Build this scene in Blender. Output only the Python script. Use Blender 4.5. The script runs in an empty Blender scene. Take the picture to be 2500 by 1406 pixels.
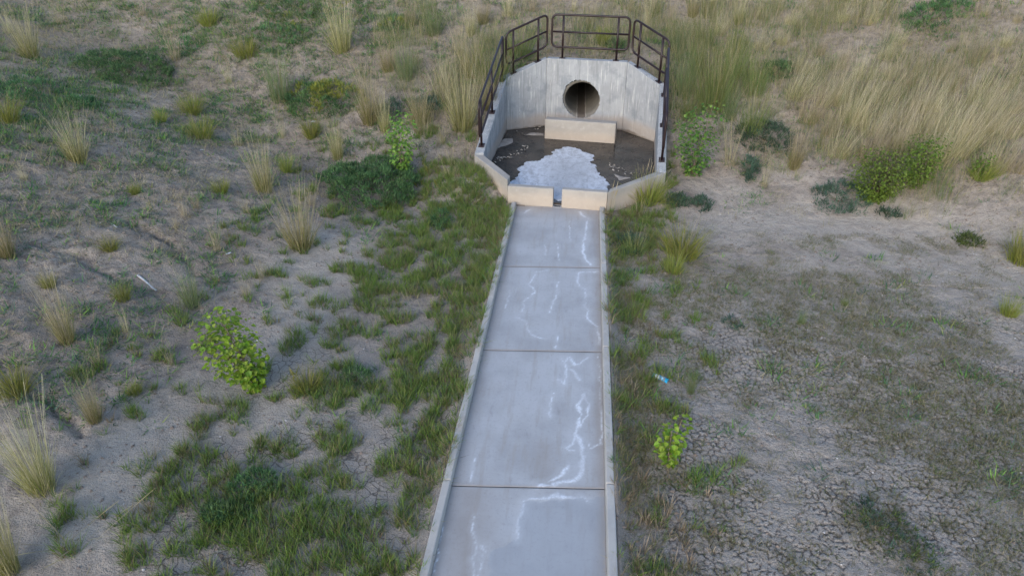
import bpy, math, random
import numpy as np
from mathutils import Vector, Matrix

S = bpy.context.scene
COL = S.collection
rad = math.radians

# ------------------------------------------------------------------ camera
cam_d = bpy.data.cameras.new('camera')
cam = bpy.data.objects.new('camera', cam_d)
COL.objects.link(cam)
cam.location = (0, 0, 6.0)
cam.rotation_euler = (rad(90 - 30.5156), 0, rad(5.6723))
cam_d.sensor_width = 36.0
cam_d.lens = 36.0 * 1700.0 / 2500.0
cam_d.clip_end = 500
S.camera = cam

# ------------------------------------------------------------------ light
SUN_EL, SUN_AZ = rad(24), rad(200)          # low behind the camera, a little to the left
W = bpy.data.worlds.new('World')
S.world = W
W.use_nodes = True
wn = W.node_tree
for n in list(wn.nodes):
    wn.nodes.remove(n)
sky = wn.nodes.new('ShaderNodeTexSky')
sky.sky_type = 'NISHITA'
sky.sun_disc = False
sky.sun_elevation = SUN_EL
sky.sun_rotation = SUN_AZ
sky.altitude = 1500
sky.air_density = 1.0
sky.dust_density = 2.5
sky.ozone_density = 1.0
bg = wn.nodes.new('ShaderNodeBackground')
bg.inputs['Strength'].default_value = 0.14
wo = wn.nodes.new('ShaderNodeOutputWorld')
wn.links.new(sky.outputs[0], bg.inputs[0])
wn.links.new(bg.outputs[0], wo.inputs[0])
sun_d = bpy.data.lights.new('sun', 'SUN')
sun_d.energy = 0.7
sun_d.angle = rad(30)
sun_d.color = (1.0, 0.93, 0.84)
sun = bpy.data.objects.new('sun', sun_d)
COL.objects.link(sun)
sdir = Vector((math.sin(SUN_AZ) * math.cos(SUN_EL), math.cos(SUN_AZ) * math.cos(SUN_EL), math.sin(SUN_EL)))
sun.rotation_euler = sdir.to_track_quat('Z', 'Y').to_euler()
S.view_settings.view_transform = 'Standard'
S.view_settings.look = 'None'
S.view_settings.gamma = 1
S.view_settings.use_curve_mapping = False
S.view_settings.exposure = 1.45

# ------------------------------------------------------------------ noise and terrain
def hash2(ix, iy, seed):
    h = (ix.astype(np.int64) * 374761393 + iy.astype(np.int64) * 668265263 + seed * 1442695041) & 0xffffffff
    h = ((h ^ (h >> 13)) * 1274126177) & 0xffffffff
    h = (h ^ (h >> 16)) & 0xffffff
    return h / float(0xffffff)

def vnoise(x, y, seed=0):
    x = np.asarray(x, float); y = np.asarray(y, float)
    ix = np.floor(x); iy = np.floor(y)
    fx = x - ix; fy = y - iy
    u = fx * fx * (3 - 2 * fx); v = fy * fy * (3 - 2 * fy)
    a = hash2(ix, iy, seed); b = hash2(ix + 1, iy, seed); c = hash2(ix, iy + 1, seed); d = hash2(ix + 1, iy + 1, seed)
    return (a * (1 - u) + b * u) * (1 - v) + (c * (1 - u) + d * u) * v

def fbm(x, y, f=1.0, octs=4, seed=0):
    t = 0; amp = 0.5
    for k in range(octs):
        t = t + amp * vnoise(x * f + 13.7 * k, y * f - 7.3 * k, seed + k)
        f *= 2.03; amp *= 0.5
    return t / (1 - 0.5 ** octs)          # 0..1

def seg_dist(x, y, pts):
    d = np.full(np.shape(x), 1e9)
    for (ax, ay), (bx, by) in zip(pts[:-1], pts[1:]):
        vx, vy = bx - ax, by - ay
        L = vx * vx + vy * vy + 1e-9
        t = np.clip(((x - ax) * vx + (y - ay) * vy) / L, 0, 1)
        d = np.minimum(d, np.hypot(x - ax - t * vx, y - ay - t * vy))
    return d

def smooth_ground(x, y):
    x = np.asarray(x, float); y = np.asarray(y, float)
    xl = np.interp(y, [-20, 4, 6.5, 8.9, 11.9, 14, 16, 40], [-5.2, -4.85, -4.7, -4.5, -4.3, -4.6, -5.5, -8])
    yt = np.interp(x, [-40, -5, -2.5, 2.2, 4.3, 6.6, 8.3, 10.5, 14, 40], [13.8, 14.1, 14.3, 14.3, 14.4, 13.7, 12.4, 10, 6.5, -5])
    zl = np.minimum(0.25 * (xl - x), 4.0)
    zb = np.minimum(0.355 * (y - yt), 5.5)
    k = 0.16
    m = np.maximum(np.maximum(zl, zb), 0)
    z = m + k * np.log(np.exp((zl - m) / k) + np.exp((zb - m) / k) + np.exp(-m / k)) - k * math.log(3.0)
    z = z + .36 * np.exp(-((x + 2.25) ** 2 + (y - 14.25) ** 2) / .45) + .10 * np.exp(-((x - 2.1) ** 2 + (y - 14.3) ** 2) / .4)
    return z + 0.06

CRACK_BOX = (0.66, 3.0, 7.6, 11.2)          # the flat of dried mud beside the channel
RILLS = [
    [(-7.79, 10.56), (-7.09, 10.17), (-6.36, 9.69), (-5.83, 9.41)],
    [(-8.65, 9.28), (-8.02, 9.21), (-7.47, 9.04), (-6.88, 8.90), (-6.36, 8.77)],
    [(-8.44, 10.33), (-8.03, 10.49), (-7.54, 10.30), (-6.92, 10.12)],
    [(-7.39, 6.67), (-6.83, 6.30), (-6.42, 6.14), (-5.75, 5.86)],
]

def rough_ground(x, y):
    z = smooth_ground(x, y)
    hill = np.clip(z / 0.8, 0, 1)
    z = z + (fbm(x, y, 0.55, 3, 3) - 0.5) * (0.05 + 0.16 * hill)
    z = z + (fbm(x, y, 3.5, 3, 11) - 0.5) * (0.035 + 0.07 * hill) + (fbm(x, y, 9.0, 2, 17) - .5) * (.015 + .06 * hill)
    for i, r in enumerate(RILLS):
        d = seg_dist(x + 0.3 * (fbm(x, y, 4, 3, 50) - .5), y + 0.3 * (fbm(x, y, 4, 3, 51) - .5), r)
        z = z - 0.08 * np.exp(-(d / 0.06) ** 2) * np.clip(vnoise(x * 1.7, y * 1.7, 60 + i) * 2, 0.2, 1)
    # soil lapping on to the outer edges of the curbs
    near = np.exp(-np.minimum(np.abs(x + 1.36), np.abs(x - 0.61)) / 0.12)
    z = np.where(y < 13.9, z * (1 - near) + near * (0.05 + 0.075 * vnoise(x * 2, y * 2.3, 77)), z)
    return z

def gz(x, y):
    return float(rough_ground(np.array([float(x)]), np.array([float(y)]))[0])

# ------------------------------------------------------------------ helpers
def tag(o, label=None, cat=None, group=None, kind=None):
    if label: o['label'] = label
    if cat: o['category'] = cat
    if group: o['group'] = group
    if kind: o['kind'] = kind
    return o

def empty(name, loc=(0, 0, 0), rz=0):
    o = bpy.data.objects.new(name, None)
    o.empty_display_size = 0.2
    o.location = loc
    o.rotation_euler = (0, 0, rz)
    COL.objects.link(o)
    return o

def link(name, me, mat=None, parent=None, loc=None):
    o = bpy.data.objects.new(name, me)
    if mat is not None and not me.materials:
        me.materials.append(mat)
    if parent is not None: o.parent = parent
    if loc is not None: o.location = loc
    COL.objects.link(o)
    return o

def mesh_np(name, V, F, attrs=None, col=None, smooth=False):
    """V (n,3), F (m,3) or (m,4) index array"""
    me = bpy.data.meshes.new(name)
    V = np.asarray(V, np.float32); F = np.asarray(F, np.int32)
    k = F.shape[1]
    me.vertices.add(len(V)); me.vertices.foreach_set('co', V.ravel())
    me.loops.add(F.size); me.loops.foreach_set('vertex_index', F.ravel())
    me.polygons.add(len(F))
    me.polygons.foreach_set('loop_start', np.arange(0, F.size, k, dtype=np.int32))
    me.polygons.foreach_set('use_smooth', np.full(len(F), bool(smooth)))
    me.update(calc_edges=True)
    for nm, a in (attrs or {}).items():
        at = me.attributes.new(nm, 'FLOAT', 'POINT')
        at.data.foreach_set('value', np.asarray(a, np.float32).ravel())
    if col is not None:
        at = me.attributes.new('Col', 'FLOAT_COLOR', 'POINT')
        c4 = np.ones((len(V), 4), np.float32); c4[:, :3] = col
        at.data.foreach_set('color', c4.ravel())
    return me

def mesh_py(name, V, F, smooth=False):
    me = bpy.data.meshes.new(name)
    me.from_pydata([tuple(v) for v in V], [], F)
    me.update()
    if smooth:
        me.polygons.foreach_set('use_smooth', np.ones(len(me.polygons), bool))
    return me

def bevel(o, w=0.012, seg=2):
    m = o.modifiers.new('bevel', 'BEVEL')
    m.width = w; m.segments = seg; m.limit_method = 'ANGLE'; m.angle_limit = rad(40)
    return o

def prism(pts, z0, z1):
    """pts: plan polygon counter-clockwise; z1 number or list of top heights"""
    n = len(pts)
    if not isinstance(z1, (list, tuple)): z1 = [z1] * n
    V = [(x, y, z0) for x, y in pts] + [(x, y, h) for (x, y), h in zip(pts, z1)]
    F = [list(range(n))[::-1], list(range(n, 2 * n))]
    for i in range(n):
        j = (i + 1) % n
        F.append([i, j, n + j, n + i])
    return V, F

def tube_mesh(name, path, r, closed=False, n=10, r_end=None):
    P = [Vector(p) for p in path]
    m = len(P); V = []; F = []
    up = None
    for i, p in enumerate(P):
        if closed: t = P[(i + 1) % m] - P[i - 1]
        else: t = P[min(i + 1, m - 1)] - P[max(i - 1, 0)]
        t.normalize()
        if up is None:
            a = Vector((0, 0, 1)) if abs(t.z) < .9 else Vector((1, 0, 0))
            up = (a - t * a.dot(t)).normalized()
        else:
            up = (up - t * up.dot(t)).normalized()
        b = t.cross(up)
        rr = r if r_end is None else r + (r_end - r) * i / (m - 1)
        for k in range(n):
            a = 2 * math.pi * k / n
            V.append(p + rr * (up * math.cos(a) + b * math.sin(a)))
    rng = range(m if closed else m - 1)
    if closed:                        # match the frame where the loop meets itself
        t = (P[1] - P[-1]).normalized()
        first = (V[0] - P[0]).normalized()
        upl = (up - t * up.dot(t)).normalized()
        ang = math.atan2(t.dot(first.cross(upl)), first.dot(upl))
        shift = int(round(ang / (2 * math.pi / n)))
    for i in rng:
        j = (i + 1) % m
        for k in range(n):
            k2 = (k + 1) % n
            if closed and j == 0:
                F.append([i * n + k, i * n + k2, j * n + (k2 + shift) % n, j * n + (k + shift) % n])
            else:
                F.append([i * n + k, i * n + k2, j * n + k2, j * n + k])
    if not closed:
        F.append(list(range(n))[::-1]); F.append([(m - 1) * n + k for k in range(n)])
    return mesh_py(name, V, F, smooth=True)

class Soup:
    """collects triangles with colours"""
    def __init__(s): s.V = []; s.F = []; s.C = []; s.n = 0
    def add(s, V, F, C):
        s.V.append(V); s.F.append(F + s.n); s.C.append(C); s.n += len(V)
    def mesh(s, name):
        return mesh_np(name, np.concatenate(s.V), np.concatenate(s.F), col=np.concatenate(s.C))

def blades(rng, base, h, az, lean, droop, w, c0, c1, segs=3, head=0.0, jit=0.15):
    """ribbon blades. base (n,3); h,az,lean,droop,w (n,); c0,c1 (n,3) root and tip colours. Returns V,F,C"""
    n = len(base)
    t = np.linspace(0, 1, segs + 1)[None, :, None]
    out = np.stack([np.cos(az), np.sin(az), np.zeros(n)], 1)[:, None, :]
    hh = h[:, None, None]
    horiz = (lean[:, None, None] * t + droop[:, None, None] * t ** 2)
    vert = t * np.sqrt(np.maximum(0.1, 1 - np.clip(horiz[:, -1:, :], 0, .95) ** 2)) - 0.25 * np.abs(droop[:, None, None]) * t ** 3
    ctr = base[:, None, :] + out * horiz * hh + np.array([0, 0, 1.0]) * vert * hh
    wa = rng.uniform(0, 2 * math.pi, n)
    wd = np.stack([np.cos(wa), np.sin(wa), np.zeros(n)], 1)[:, None, :]
    prof = (1 - t ** 1.6) * 0.9 + 0.1
    if head > 0:
        hm = (rng.random(n) < head)[:, None, None]
        hp = np.where(t > 0.75, 1.5, 0.5) * np.where(t > .99, 0.3, 1)
        prof = np.where(hm, hp, prof)
    hw = wd * prof * w[:, None, None] * 0.5
    Lh = ctr - hw; Rh = ctr + hw
    V = np.stack([Lh, Rh], 2).reshape(n, -1, 3)
    k = V.shape[1]
    f = []
    for i in range(segs):
        a = 2 * i
        f += [[a, a + 1, a + 3], [a, a + 3, a + 2]]
    F = (np.arange(n)[:, None, None] * k + np.array(f)[None]).reshape(-1, 3)
    tt = np.repeat(t[0, :, 0], 2)[None, :, None]
    C = c0[:, None, :] * (1 - tt) + c1[:, None, :] * tt
    C = np.broadcast_to(C, (n, k, 3)) * (1 + rng.uniform(-jit, jit, (n, 1, 1)))
    return V.reshape(-1, 3), F, C.reshape(-1, 3)

def pick(rng, cols, n, wt=None):
    cols = np.asarray(cols, float)
    return cols[rng.choice(len(cols), n, p=wt)]

# ------------------------------------------------------------------ materials
def newmat(name):
    m = bpy.data.materials.new(name); m.use_nodes = True
    nt = m.node_tree
    return m, nt, nt.nodes['Principled BSDF']

class NB:
    """small node builder"""
    def __init__(s, nt): s.nt = nt; s.N = nt.nodes; s.L = nt.links
    def put(s, sock, v):
        if hasattr(v, 'links'): s.L.new(v, sock)
        elif v is not None: sock.default_value = v
    def noise(s, vec, scale, detail=4, rough=0.55, dist=0.0):
        n = s.N.new('ShaderNodeTexNoise'); n.inputs['Scale'].default_value = scale
        n.inputs['Detail'].default_value = detail; n.inputs['Roughness'].default_value = rough
        n.inputs['Distortion'].default_value = dist
        if vec is not None: s.L.new(vec, n.inputs['Vector'])
        return n.outputs['Fac']
    def voro(s, vec, scale, feature='DISTANCE_TO_EDGE', out='Distance'):
        n = s.N.new('ShaderNodeTexVoronoi'); n.feature = feature; n.inputs['Scale'].default_value = scale
        if vec is not None: s.L.new(vec, n.inputs['Vector'])
        return n.outputs[out]
    def ramp(s, v, a, b, lo=0.0, hi=1.0):
        n = s.N.new('ShaderNodeMapRange'); n.clamp = True; n.interpolation_type = 'SMOOTHSTEP'
        s.put(n.inputs[0], v)
        for i, q in enumerate((a, b, lo, hi)): n.inputs[i + 1].default_value = q
        return n.outputs[0]
    def mix(s, f, a, b, mode='MIX'):
        n = s.N.new('ShaderNodeMix'); n.data_type = 'RGBA'; n.blend_type = mode
        s.put(n.inputs[0], f); s.put(n.inputs[6], c4(a)); s.put(n.inputs[7], c4(b))
        return n.outputs[2]
    def math(s, op, a, b=0.0):
        n = s.N.new('ShaderNodeMath'); n.operation = op
        s.put(n.inputs[0], a); s.put(n.inputs[1], b)
        return n.outputs[0]
    def attr(s, name, out='Fac'):
        n = s.N.new('ShaderNodeAttribute'); n.attribute_name = name
        return n.outputs[out]
    def coord(s, which='Object', scale=None):
        n = s.N.new('ShaderNodeTexCoord'); o = n.outputs[which]
        if scale:
            m = s.N.new('ShaderNodeMapping'); m.inputs['Scale'].default_value = scale
            s.L.new(o, m.inputs['Vector']); o = m.outputs['Vector']
        return o
    def pos(s, scale=None):
        n = s.N.new('ShaderNodeNewGeometry'); o = n.outputs['Position']
        if scale:
            m = s.N.new('ShaderNodeMapping'); m.inputs['Scale'].default_value = scale
            s.L.new(o, m.inputs['Vector']); o = m.outputs['Vector']
        return o
    def xyz(s, vec):
        n = s.N.new('ShaderNodeSeparateXYZ'); s.L.new(vec, n.inputs[0]); return n.outputs
    def bump(s, hgt, strength=0.3, dist=0.02, normal=None):
        n = s.N.new('ShaderNodeBump'); n.inputs['Strength'].default_value = strength; n.inputs['Distance'].default_value = dist
        s.L.new(hgt, n.inputs['Height'])
        if normal is not None: s.L.new(normal, n.inputs['Normal'])
        return n.outputs['Normal']

def c4(v):
    return (v[0], v[1], v[2], 1.0) if isinstance(v, (tuple, list)) else v

def mat_soil():
    m, nt, bs = newmat('soil'); b = NB(nt)
    p = b.pos()
    n1 = b.noise(p, 0.7, 5); n2 = b.noise(p, 6, 5, .65); n3 = b.noise(p, 38, 4, .7)
    pale = b.attr('pale'); litter = b.attr('litter'); crack = b.attr('crack'); mud = b.attr('mud')
    c = b.mix(b.ramp(n1, .35, .65), (.30, .24, .185), (.40, .335, .27))
    c = b.mix(b.ramp(n2, .42, .72), c, (.17, .135, .112))
    c = b.mix(b.math('MULTIPLY', mud, .85), c, b.mix(b.ramp(n2, .3, .7), (.365, .315, .26), (.44, .39, .335)))
    c = b.mix(b.math('MULTIPLY', pale, .9), c, b.mix(b.ramp(n2, .35, .7), (.50, .43, .35), (.42, .355, .285)))
    # dead thatch lying on the soil
    th = b.math('MULTIPLY', litter, b.ramp(b.noise(b.pos((1, 2.2, 1)), 26, 5, .75), .48, .6))
    c = b.mix(b.math('MULTIPLY', th, .75), c, (.33, .265, .17))
    dk = b.math('MULTIPLY', litter, b.ramp(b.noise(p, 11, 5, .7), .52, .68))
    c = b.mix(b.math('MULTIPLY', dk, .6), c, (.085, .062, .042))
    c = b.mix(b.ramp(n3, .55, .8, 0, .45), c, (.40, .345, .29))
    c = b.mix(b.ramp(n3, .42, .2, 0, .5), c, (.12, .095, .075))
    c = b.mix(b.math('MULTIPLY', crack, .85), c, (.06, .047, .037))  # shade inside the cracks, along with moister soil, painted into the colour
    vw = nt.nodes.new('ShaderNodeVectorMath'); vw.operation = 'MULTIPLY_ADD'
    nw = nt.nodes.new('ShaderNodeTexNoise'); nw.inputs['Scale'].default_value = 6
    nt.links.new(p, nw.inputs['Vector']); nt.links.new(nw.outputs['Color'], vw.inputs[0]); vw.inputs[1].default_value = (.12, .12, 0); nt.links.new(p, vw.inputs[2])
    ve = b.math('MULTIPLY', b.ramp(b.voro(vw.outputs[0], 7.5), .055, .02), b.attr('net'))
    c = b.mix(b.math('MULTIPLY', ve, .75), c, (.075, .058, .045))  # left-hand cracks have no depth: their shade is drawn as dark colour
    n4 = b.noise(p, 130, 2, .8)
    c = b.mix(b.ramp(n4, .54, .66, 0, .7), c, (.50, .45, .40))
    c = b.mix(b.ramp(n4, .45, .33, 0, .7), c, (.11, .088, .07))
    n5 = b.noise(p, 55, 3, .8, .5)
    c = b.mix(b.ramp(n5, .57, .68, 0, .6), c, (.13, .10, .075))
    nt.links.new(c, bs.inputs['Base Color'])
    bs.inputs['Roughness'].default_value = .95
    bs.inputs['Specular IOR Level'].default_value = .15
    h = b.math('ADD', b.math('MULTIPLY', n2, 1.0), b.math('MULTIPLY', n3, .45))
    nt.links.new(b.bump(h, 1.0, .08), bs.inputs['Normal'])
    return m

def mat_concrete(name, base=(.40, .385, .355), kind='wall'):
    m, nt, bs = newmat(name); b = NB(nt)
    p = b.pos()
    n1 = b.noise(p, 1.6, 5, .6); n2 = b.noise(p, 9, 5, .65); n3 = b.noise(p, 70, 3, .7)
    dark = tuple(v * .62 for v in base); lite = tuple(min(.62, v * 1.22) for v in base)
    c = b.mix(b.ramp(n1, .35, .66), base, tuple(v * .84 for v in base))
    c = b.mix(b.ramp(n2, .5, .78, 0, .55), c, lite)
    if kind == 'wall':
        st = b.noise(b.pos((7, 7, .55)), 1.6, 5, .7)
        c = b.mix(b.ramp(st, .5, .66, 0, .7), c, dark)
        st2 = b.noise(b.pos((16, 16, .7)), 2.0, 3, .6)
        c = b.mix(b.ramp(st2, .58, .7, 0, .8), c, (.58, .57, .53))
        bl = b.noise(p, 3.1, 4, .6)
        c = b.mix(b.ramp(bl, .5, .68, 0, .65), c, (.20, .215, .225))
        z = b.xyz(p)[2]
        zz = b.math('ADD', z, b.math('MULTIPLY', b.math('SUBTRACT', n1, .5), .35))
        c = b.mix(b.ramp(zz, .50, .26, 0, .7), c, b.mix(n2, (.33, .265, .205), (.41, .345, .285)))
        c = b.mix(b.ramp(zz, .12, .05, 0, .8), c, (.13, .098, .07))
        ho = b.voro(b.pos((1, 1, 1)), 2.3, 'F1')
        c = b.mix(b.ramp(ho, .035, .02, 0, .7), c, (.1, .095, .09))
    elif kind == 'low':
        z = b.xyz(p)[2]
        c = b.mix(b.ramp(b.math('ADD', z, b.math('MULTIPLY', n1, .2)), .5, .25, 0, .7), c, b.mix(n2, (.40, .315, .235), (.47, .385, .30)))
    elif kind == 'curb':
        c = b.mix(b.ramp(b.noise(p, 3, 5, .7), .48, .66, 0, .55), c, (.36, .30, .24))
        c = b.mix(b.ramp(n3, .58, .75, 0, .2), c, (.24, .20, .165))
    c = b.mix(b.ramp(n3, .30, .15, 0, .5), c, dark)
    nt.links.new(c, bs.inputs['Base Color'])
    bs.inputs['Roughness'].default_value = .85
    bs.inputs['Specular IOR Level'].default_value = .3
    nt.links.new(b.bump(b.math('ADD', n2, b.math('MULTIPLY', n3, .5)), .35, .01), bs.inputs['Normal'])
    return m

def mat_slab():
    """channel floor: damp grey concrete, white mineral runs, a wet patch and dusty edges (all as shaped stains)"""
    m, nt, bs = newmat('channel_concrete'); b = NB(nt)
    p = b.pos()
    n1 = b.noise(p, 1.1, 5, .6); n2 = b.noise(b.pos((1.6, .5, 1)), 5, 5, .65); n3 = b.noise(p, 60, 3, .7)
    white = b.attr('white'); wet = b.attr('wet'); silt = b.attr('silt')
    c = b.mix(b.ramp(n1, .35, .68), (.42, .41, .40), (.335, .325, .315))
    c = b.mix(b.ramp(n2, .45, .75, 0, .6), c, (.385, .37, .35))
    c = b.mix(b.ramp(n2, .42, .22, 0, .5), c, (.22, .205, .195))
    c = b.mix(b.ramp(b.noise(p, 24, 5, .75), .52, .68, 0, .35), c, (.23, .215, .20))
    c = b.mix(b.ramp(n3, .6, .75, 0, .4), c, (.47, .455, .43))
    c = b.mix(b.ramp(n3, .36, .22, 0, .5), c, (.19, .18, .17))
    c = b.mix(b.ramp(b.noise(b.pos((3, .35, 1)), 3, 4, .6), .5, .7, 0, .45), c, (.31, .275, .235))
    c = b.mix(b.math('MULTIPLY', silt, .7), c, b.mix(n2, (.29, .24, .195), (.235, .195, .16)))
    c = b.mix(b.math('MULTIPLY', wet, .4), c, (.26, .275, .29))
    wf = b.math('MULTIPLY', white, b.ramp(b.noise(p, 34, 5, .75), .3, .62, .35, 1))
    c = b.mix(wf, c, (.66, .67, .68))
    nt.links.new(c, bs.inputs['Base Color'])
    r = b.math('SUBTRACT', b.ramp(n1, .3, .7, .50, .66), b.math('MULTIPLY', wet, .14))
    nt.links.new(r, bs.inputs['Roughness'])
    bs.inputs['Specular IOR Level'].default_value = .45
    hh = b.math('ADD', b.math('MULTIPLY', n3, b.math('SUBTRACT', 1.0, wet)), b.math('MULTIPLY', wf, 1.5))
    nt.links.new(b.bump(hh, .25, .006), bs.inputs['Normal'])
    return m

def mat_plant(name, trans=0.3, rough=.6):
    m, nt, bs = newmat(name); b = NB(nt)
    col = b.attr('Col', 'Color')
    oi = nt.nodes.new('ShaderNodeObjectInfo')
    hs = nt.nodes.new('ShaderNodeHueSaturation')
    nt.links.new(b.ramp(oi.outputs['Random'], 0, 1, .485, .515), hs.inputs['Hue'])
    nt.links.new(b.ramp(oi.outputs['Random'], 0, 1, .85, 1.15), hs.inputs['Value'])
    nt.links.new(col, hs.inputs['Color'])
    c = b.mix(b.ramp(b.noise(b.pos(), 5, 3), .3, .7, 0, .25), hs.outputs[0], (.16, .15, .06), 'MIX')
    nt.links.new(c, bs.inputs['Base Color'])
    bs.inputs['Roughness'].default_value = rough
    bs.inputs['Specular IOR Level'].default_value = .25
    tr = nt.nodes.new('ShaderNodeBsdfTranslucent'); nt.links.new(c, tr.inputs['Color'])
    ms = nt.nodes.new('ShaderNodeMixShader'); ms.inputs[0].default_value = trans
    nt.links.new(bs.outputs[0], ms.inputs[1]); nt.links.new(tr.outputs[0], ms.inputs[2])
    out = nt.nodes['Material Output']; nt.links.new(ms.outputs[0], out.inputs['Surface'])
    return m

def mat_simple(name, col, rough=.6, metal=0.0, spec=.5, noise=0.15, scale=12):
    m, nt, bs = newmat(name); b = NB(nt)
    n = b.noise(b.pos(), scale, 4, .6)
    c = b.mix(b.ramp(n, .3, .7), tuple(v * (1 - noise) for v in col), tuple(min(1, v * (1 + noise)) for v in col))
    nt.links.new(c, bs.inputs['Base Color'])
    bs.inputs['Roughness'].default_value = rough; bs.inputs['Metallic'].default_value = metal
    bs.inputs['Specular IOR Level'].default_value = spec
    return m

def mat_water():
    m, nt, bs = newmat('shallow_water'); b = NB(nt)
    p = b.pos()
    n = b.noise(p, 1.5, 4, .6)
    c = b.mix(b.ramp(n, .35, .65), (.022, .020, .018), (.060, .048, .038))
    nt.links.new(c, bs.inputs['Base Color'])
    nt.links.new(b.ramp(b.noise(p, 4, 4, .6), .35, .65, .05, .32), bs.inputs['Roughness'])
    bs.inputs['IOR'].default_value = 1.33
    nt.links.new(b.bump(b.noise(p, 22, 4), .12, .01), bs.inputs['Normal'])
    return m

def mat_foam():
    m, nt, bs = newmat('mineral_scum'); b = NB(nt)
    p = b.pos()
    n1 = b.noise(b.pos((1, .55, 1)), 9, 5, .7, .6); n2 = b.noise(b.pos((1, .4, 1)), 26, 4, .7, 1.0)
    mid = b.attr('mid')
    c = b.mix(b.ramp(n1, .35, .65), (.62, .63, .65), (.48, .485, .49))
    c = b.mix(b.math('MULTIPLY', mid, .7), c, b.mix(n1, (.33, .33, .33), (.43, .43, .43)))
    sq = b.noise(b.pos((1, 2.6, 1)), 9, 4, .6, 1.2)
    c = b.mix(b.math('MULTIPLY', b.math('MULTIPLY', b.ramp(sq, .475, .495), b.ramp(sq, .525, .505)), b.ramp(n1, .45, .6, 0, .9)), c, (.15, .145, .14))
    c = b.mix(b.ramp(b.noise(b.pos((1, .6, 1)), 5, 5, .7), .52, .72, 0, .7), c, (.36, .35, .34))
    nt.links.new(c, bs.inputs['Base Color']); bs.inputs['Roughness'].default_value = .7
    nt.links.new(b.bump(n1, .25, .008), bs.inputs['Normal'])
    return m

M_SOIL = mat_soil()
M_WALL = mat_concrete('wall_concrete', (.335, .34, .34), 'wall')
M_LOW = mat_concrete('sill_concrete', (.365, .33, .285), 'low')
M_CURB = mat_concrete('curb_concrete', (.44, .41, .365), 'curb')
M_PIPE = mat_concrete('pipe_concrete', (.34, .31, .27), 'pipe')
M_SLAB = mat_slab()
M_RAIL = mat_simple('brown_painted_steel', (.018, .008, .008), .42, .0, .4, .25, 30)
M_PLATE = mat_simple('dark_base_plate', (.035, .022, .022), .5, .2, .5, .3, 30)
M_WATER = mat_water()
M_FOAM = mat_foam()
M_SILT = mat_simple('pale_silt', (.33, .285, .24), .9, 0, .2, .2, 9)
M_DRY = mat_plant('dry_grass_blades', .42)
M_GREEN = mat_plant('green_leaves', .45, .5)
M_STEM = mat_simple('woody_stem', (.22, .17, .12), .8, 0, .3, .25, 20)
M_WHITE = mat_simple('weathered_white', (.46, .45, .44), .7, 0, .3, .2, 20)
M_TWIG = mat_simple('dead_twig', (.28, .22, .15), .85, 0, .2, .3, 20)
M_STONE = mat_simple('pale_stone', (.45, .42, .39), .85, 0, .3, .2, 15)

# ------------------------------------------------------------------ ground
def axis(parts):
    a = []
    for lo, hi, st in parts:
        a.append(np.arange(lo, hi - st * .4, st))
    a = np.concatenate(a + [[parts[-1][1]]])
    return a

BASIN_MID = [(-1.42, 13.72), (-2.28, 15.18), (-2.07, 18.5), (-0.98, 19.03), (1.18, 18.86), (2.05, 17.9), (1.81, 14.65), (.66, 13.6), (.54, 13.4), (-1.29, 13.4)]

def in_poly(x, y, poly):
    ins = np.zeros(np.shape(x), bool)
    n = len(poly)
    for i in range(n):
        x0, y0 = poly[i]; x1, y1 = poly[(i + 1) % n]
        c = ((y0 > y) != (y1 > y)) & (x < (x1 - x0) * (y - y0) / (y1 - y0 + 1e-12) + x0)
        ins ^= c
    return ins

def ell(x, y, E):
    """soft ellipses: (cx, cy, rx, ry, weight)"""
    t = np.zeros(np.shape(x))
    for cx, cy, rx, ry, w in E:
        r = np.hypot((x - cx) / rx, (y - cy) / ry)
        t = np.maximum(t, w * np.clip(1.5 - r, 0, 1))
    return t

PALE = [(-4.57, 10.51, 0.95, 1.21, 0.9), (-4.28, 8.88, 0.58, 1.19, 0.9), (-3.87, 6.47, 0.69, 0.66, 0.6), (-5.18, 6.49, 0.58, 0.49, 0.6), (-5.04, 5.58, 0.68, 0.70, 0.9), (-4.97, 4.74, 0.66, 0.54, 0.9), (-4.54, 6.99, 0.67, 0.47, 0.7),
        (4.08, 13.15, 2.15, 0.91, 0.9), (6.05, 13.13, 2.03, 0.97, 0.95), (6.72, 11.88, 1.65, 1.08, 0.8), (5.64, 14.21, 1.47, 0.50, 0.8), (3.06, 14.59, 0.72, 0.62, 0.5), (4.53, 11.83, 1.36, 0.65, 0.6), (6.92, 10.36, 0.60, 1.05, 0.7),
        (-10.69, 15.87, 0.90, 1.08, 0.45), (-4.11, 16.17, 0.60, 0.45, 0.4), (4.31, 17.14, 0.70, 0.61, 0.6), (4.23, 18.09, 0.62, 0.50, 0.4), (4.90, 15.09, 0.91, 0.41, 0.5)]
LITTER = [(4.11, 19.66, 9.88, 3.77, 0.8), (7.55, 17.28, 4.85, 3.57, 0.8), (-12.58, 18.49, 5.63, 6.04, 0.8), (-5.98, 19.68, 4.58, 2.97, 0.8), (-3.19, 16.71, 1.22, 1.24, 0.9), (-9.16, 11.28, 3.05, 2.33, 0.5)]
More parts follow.
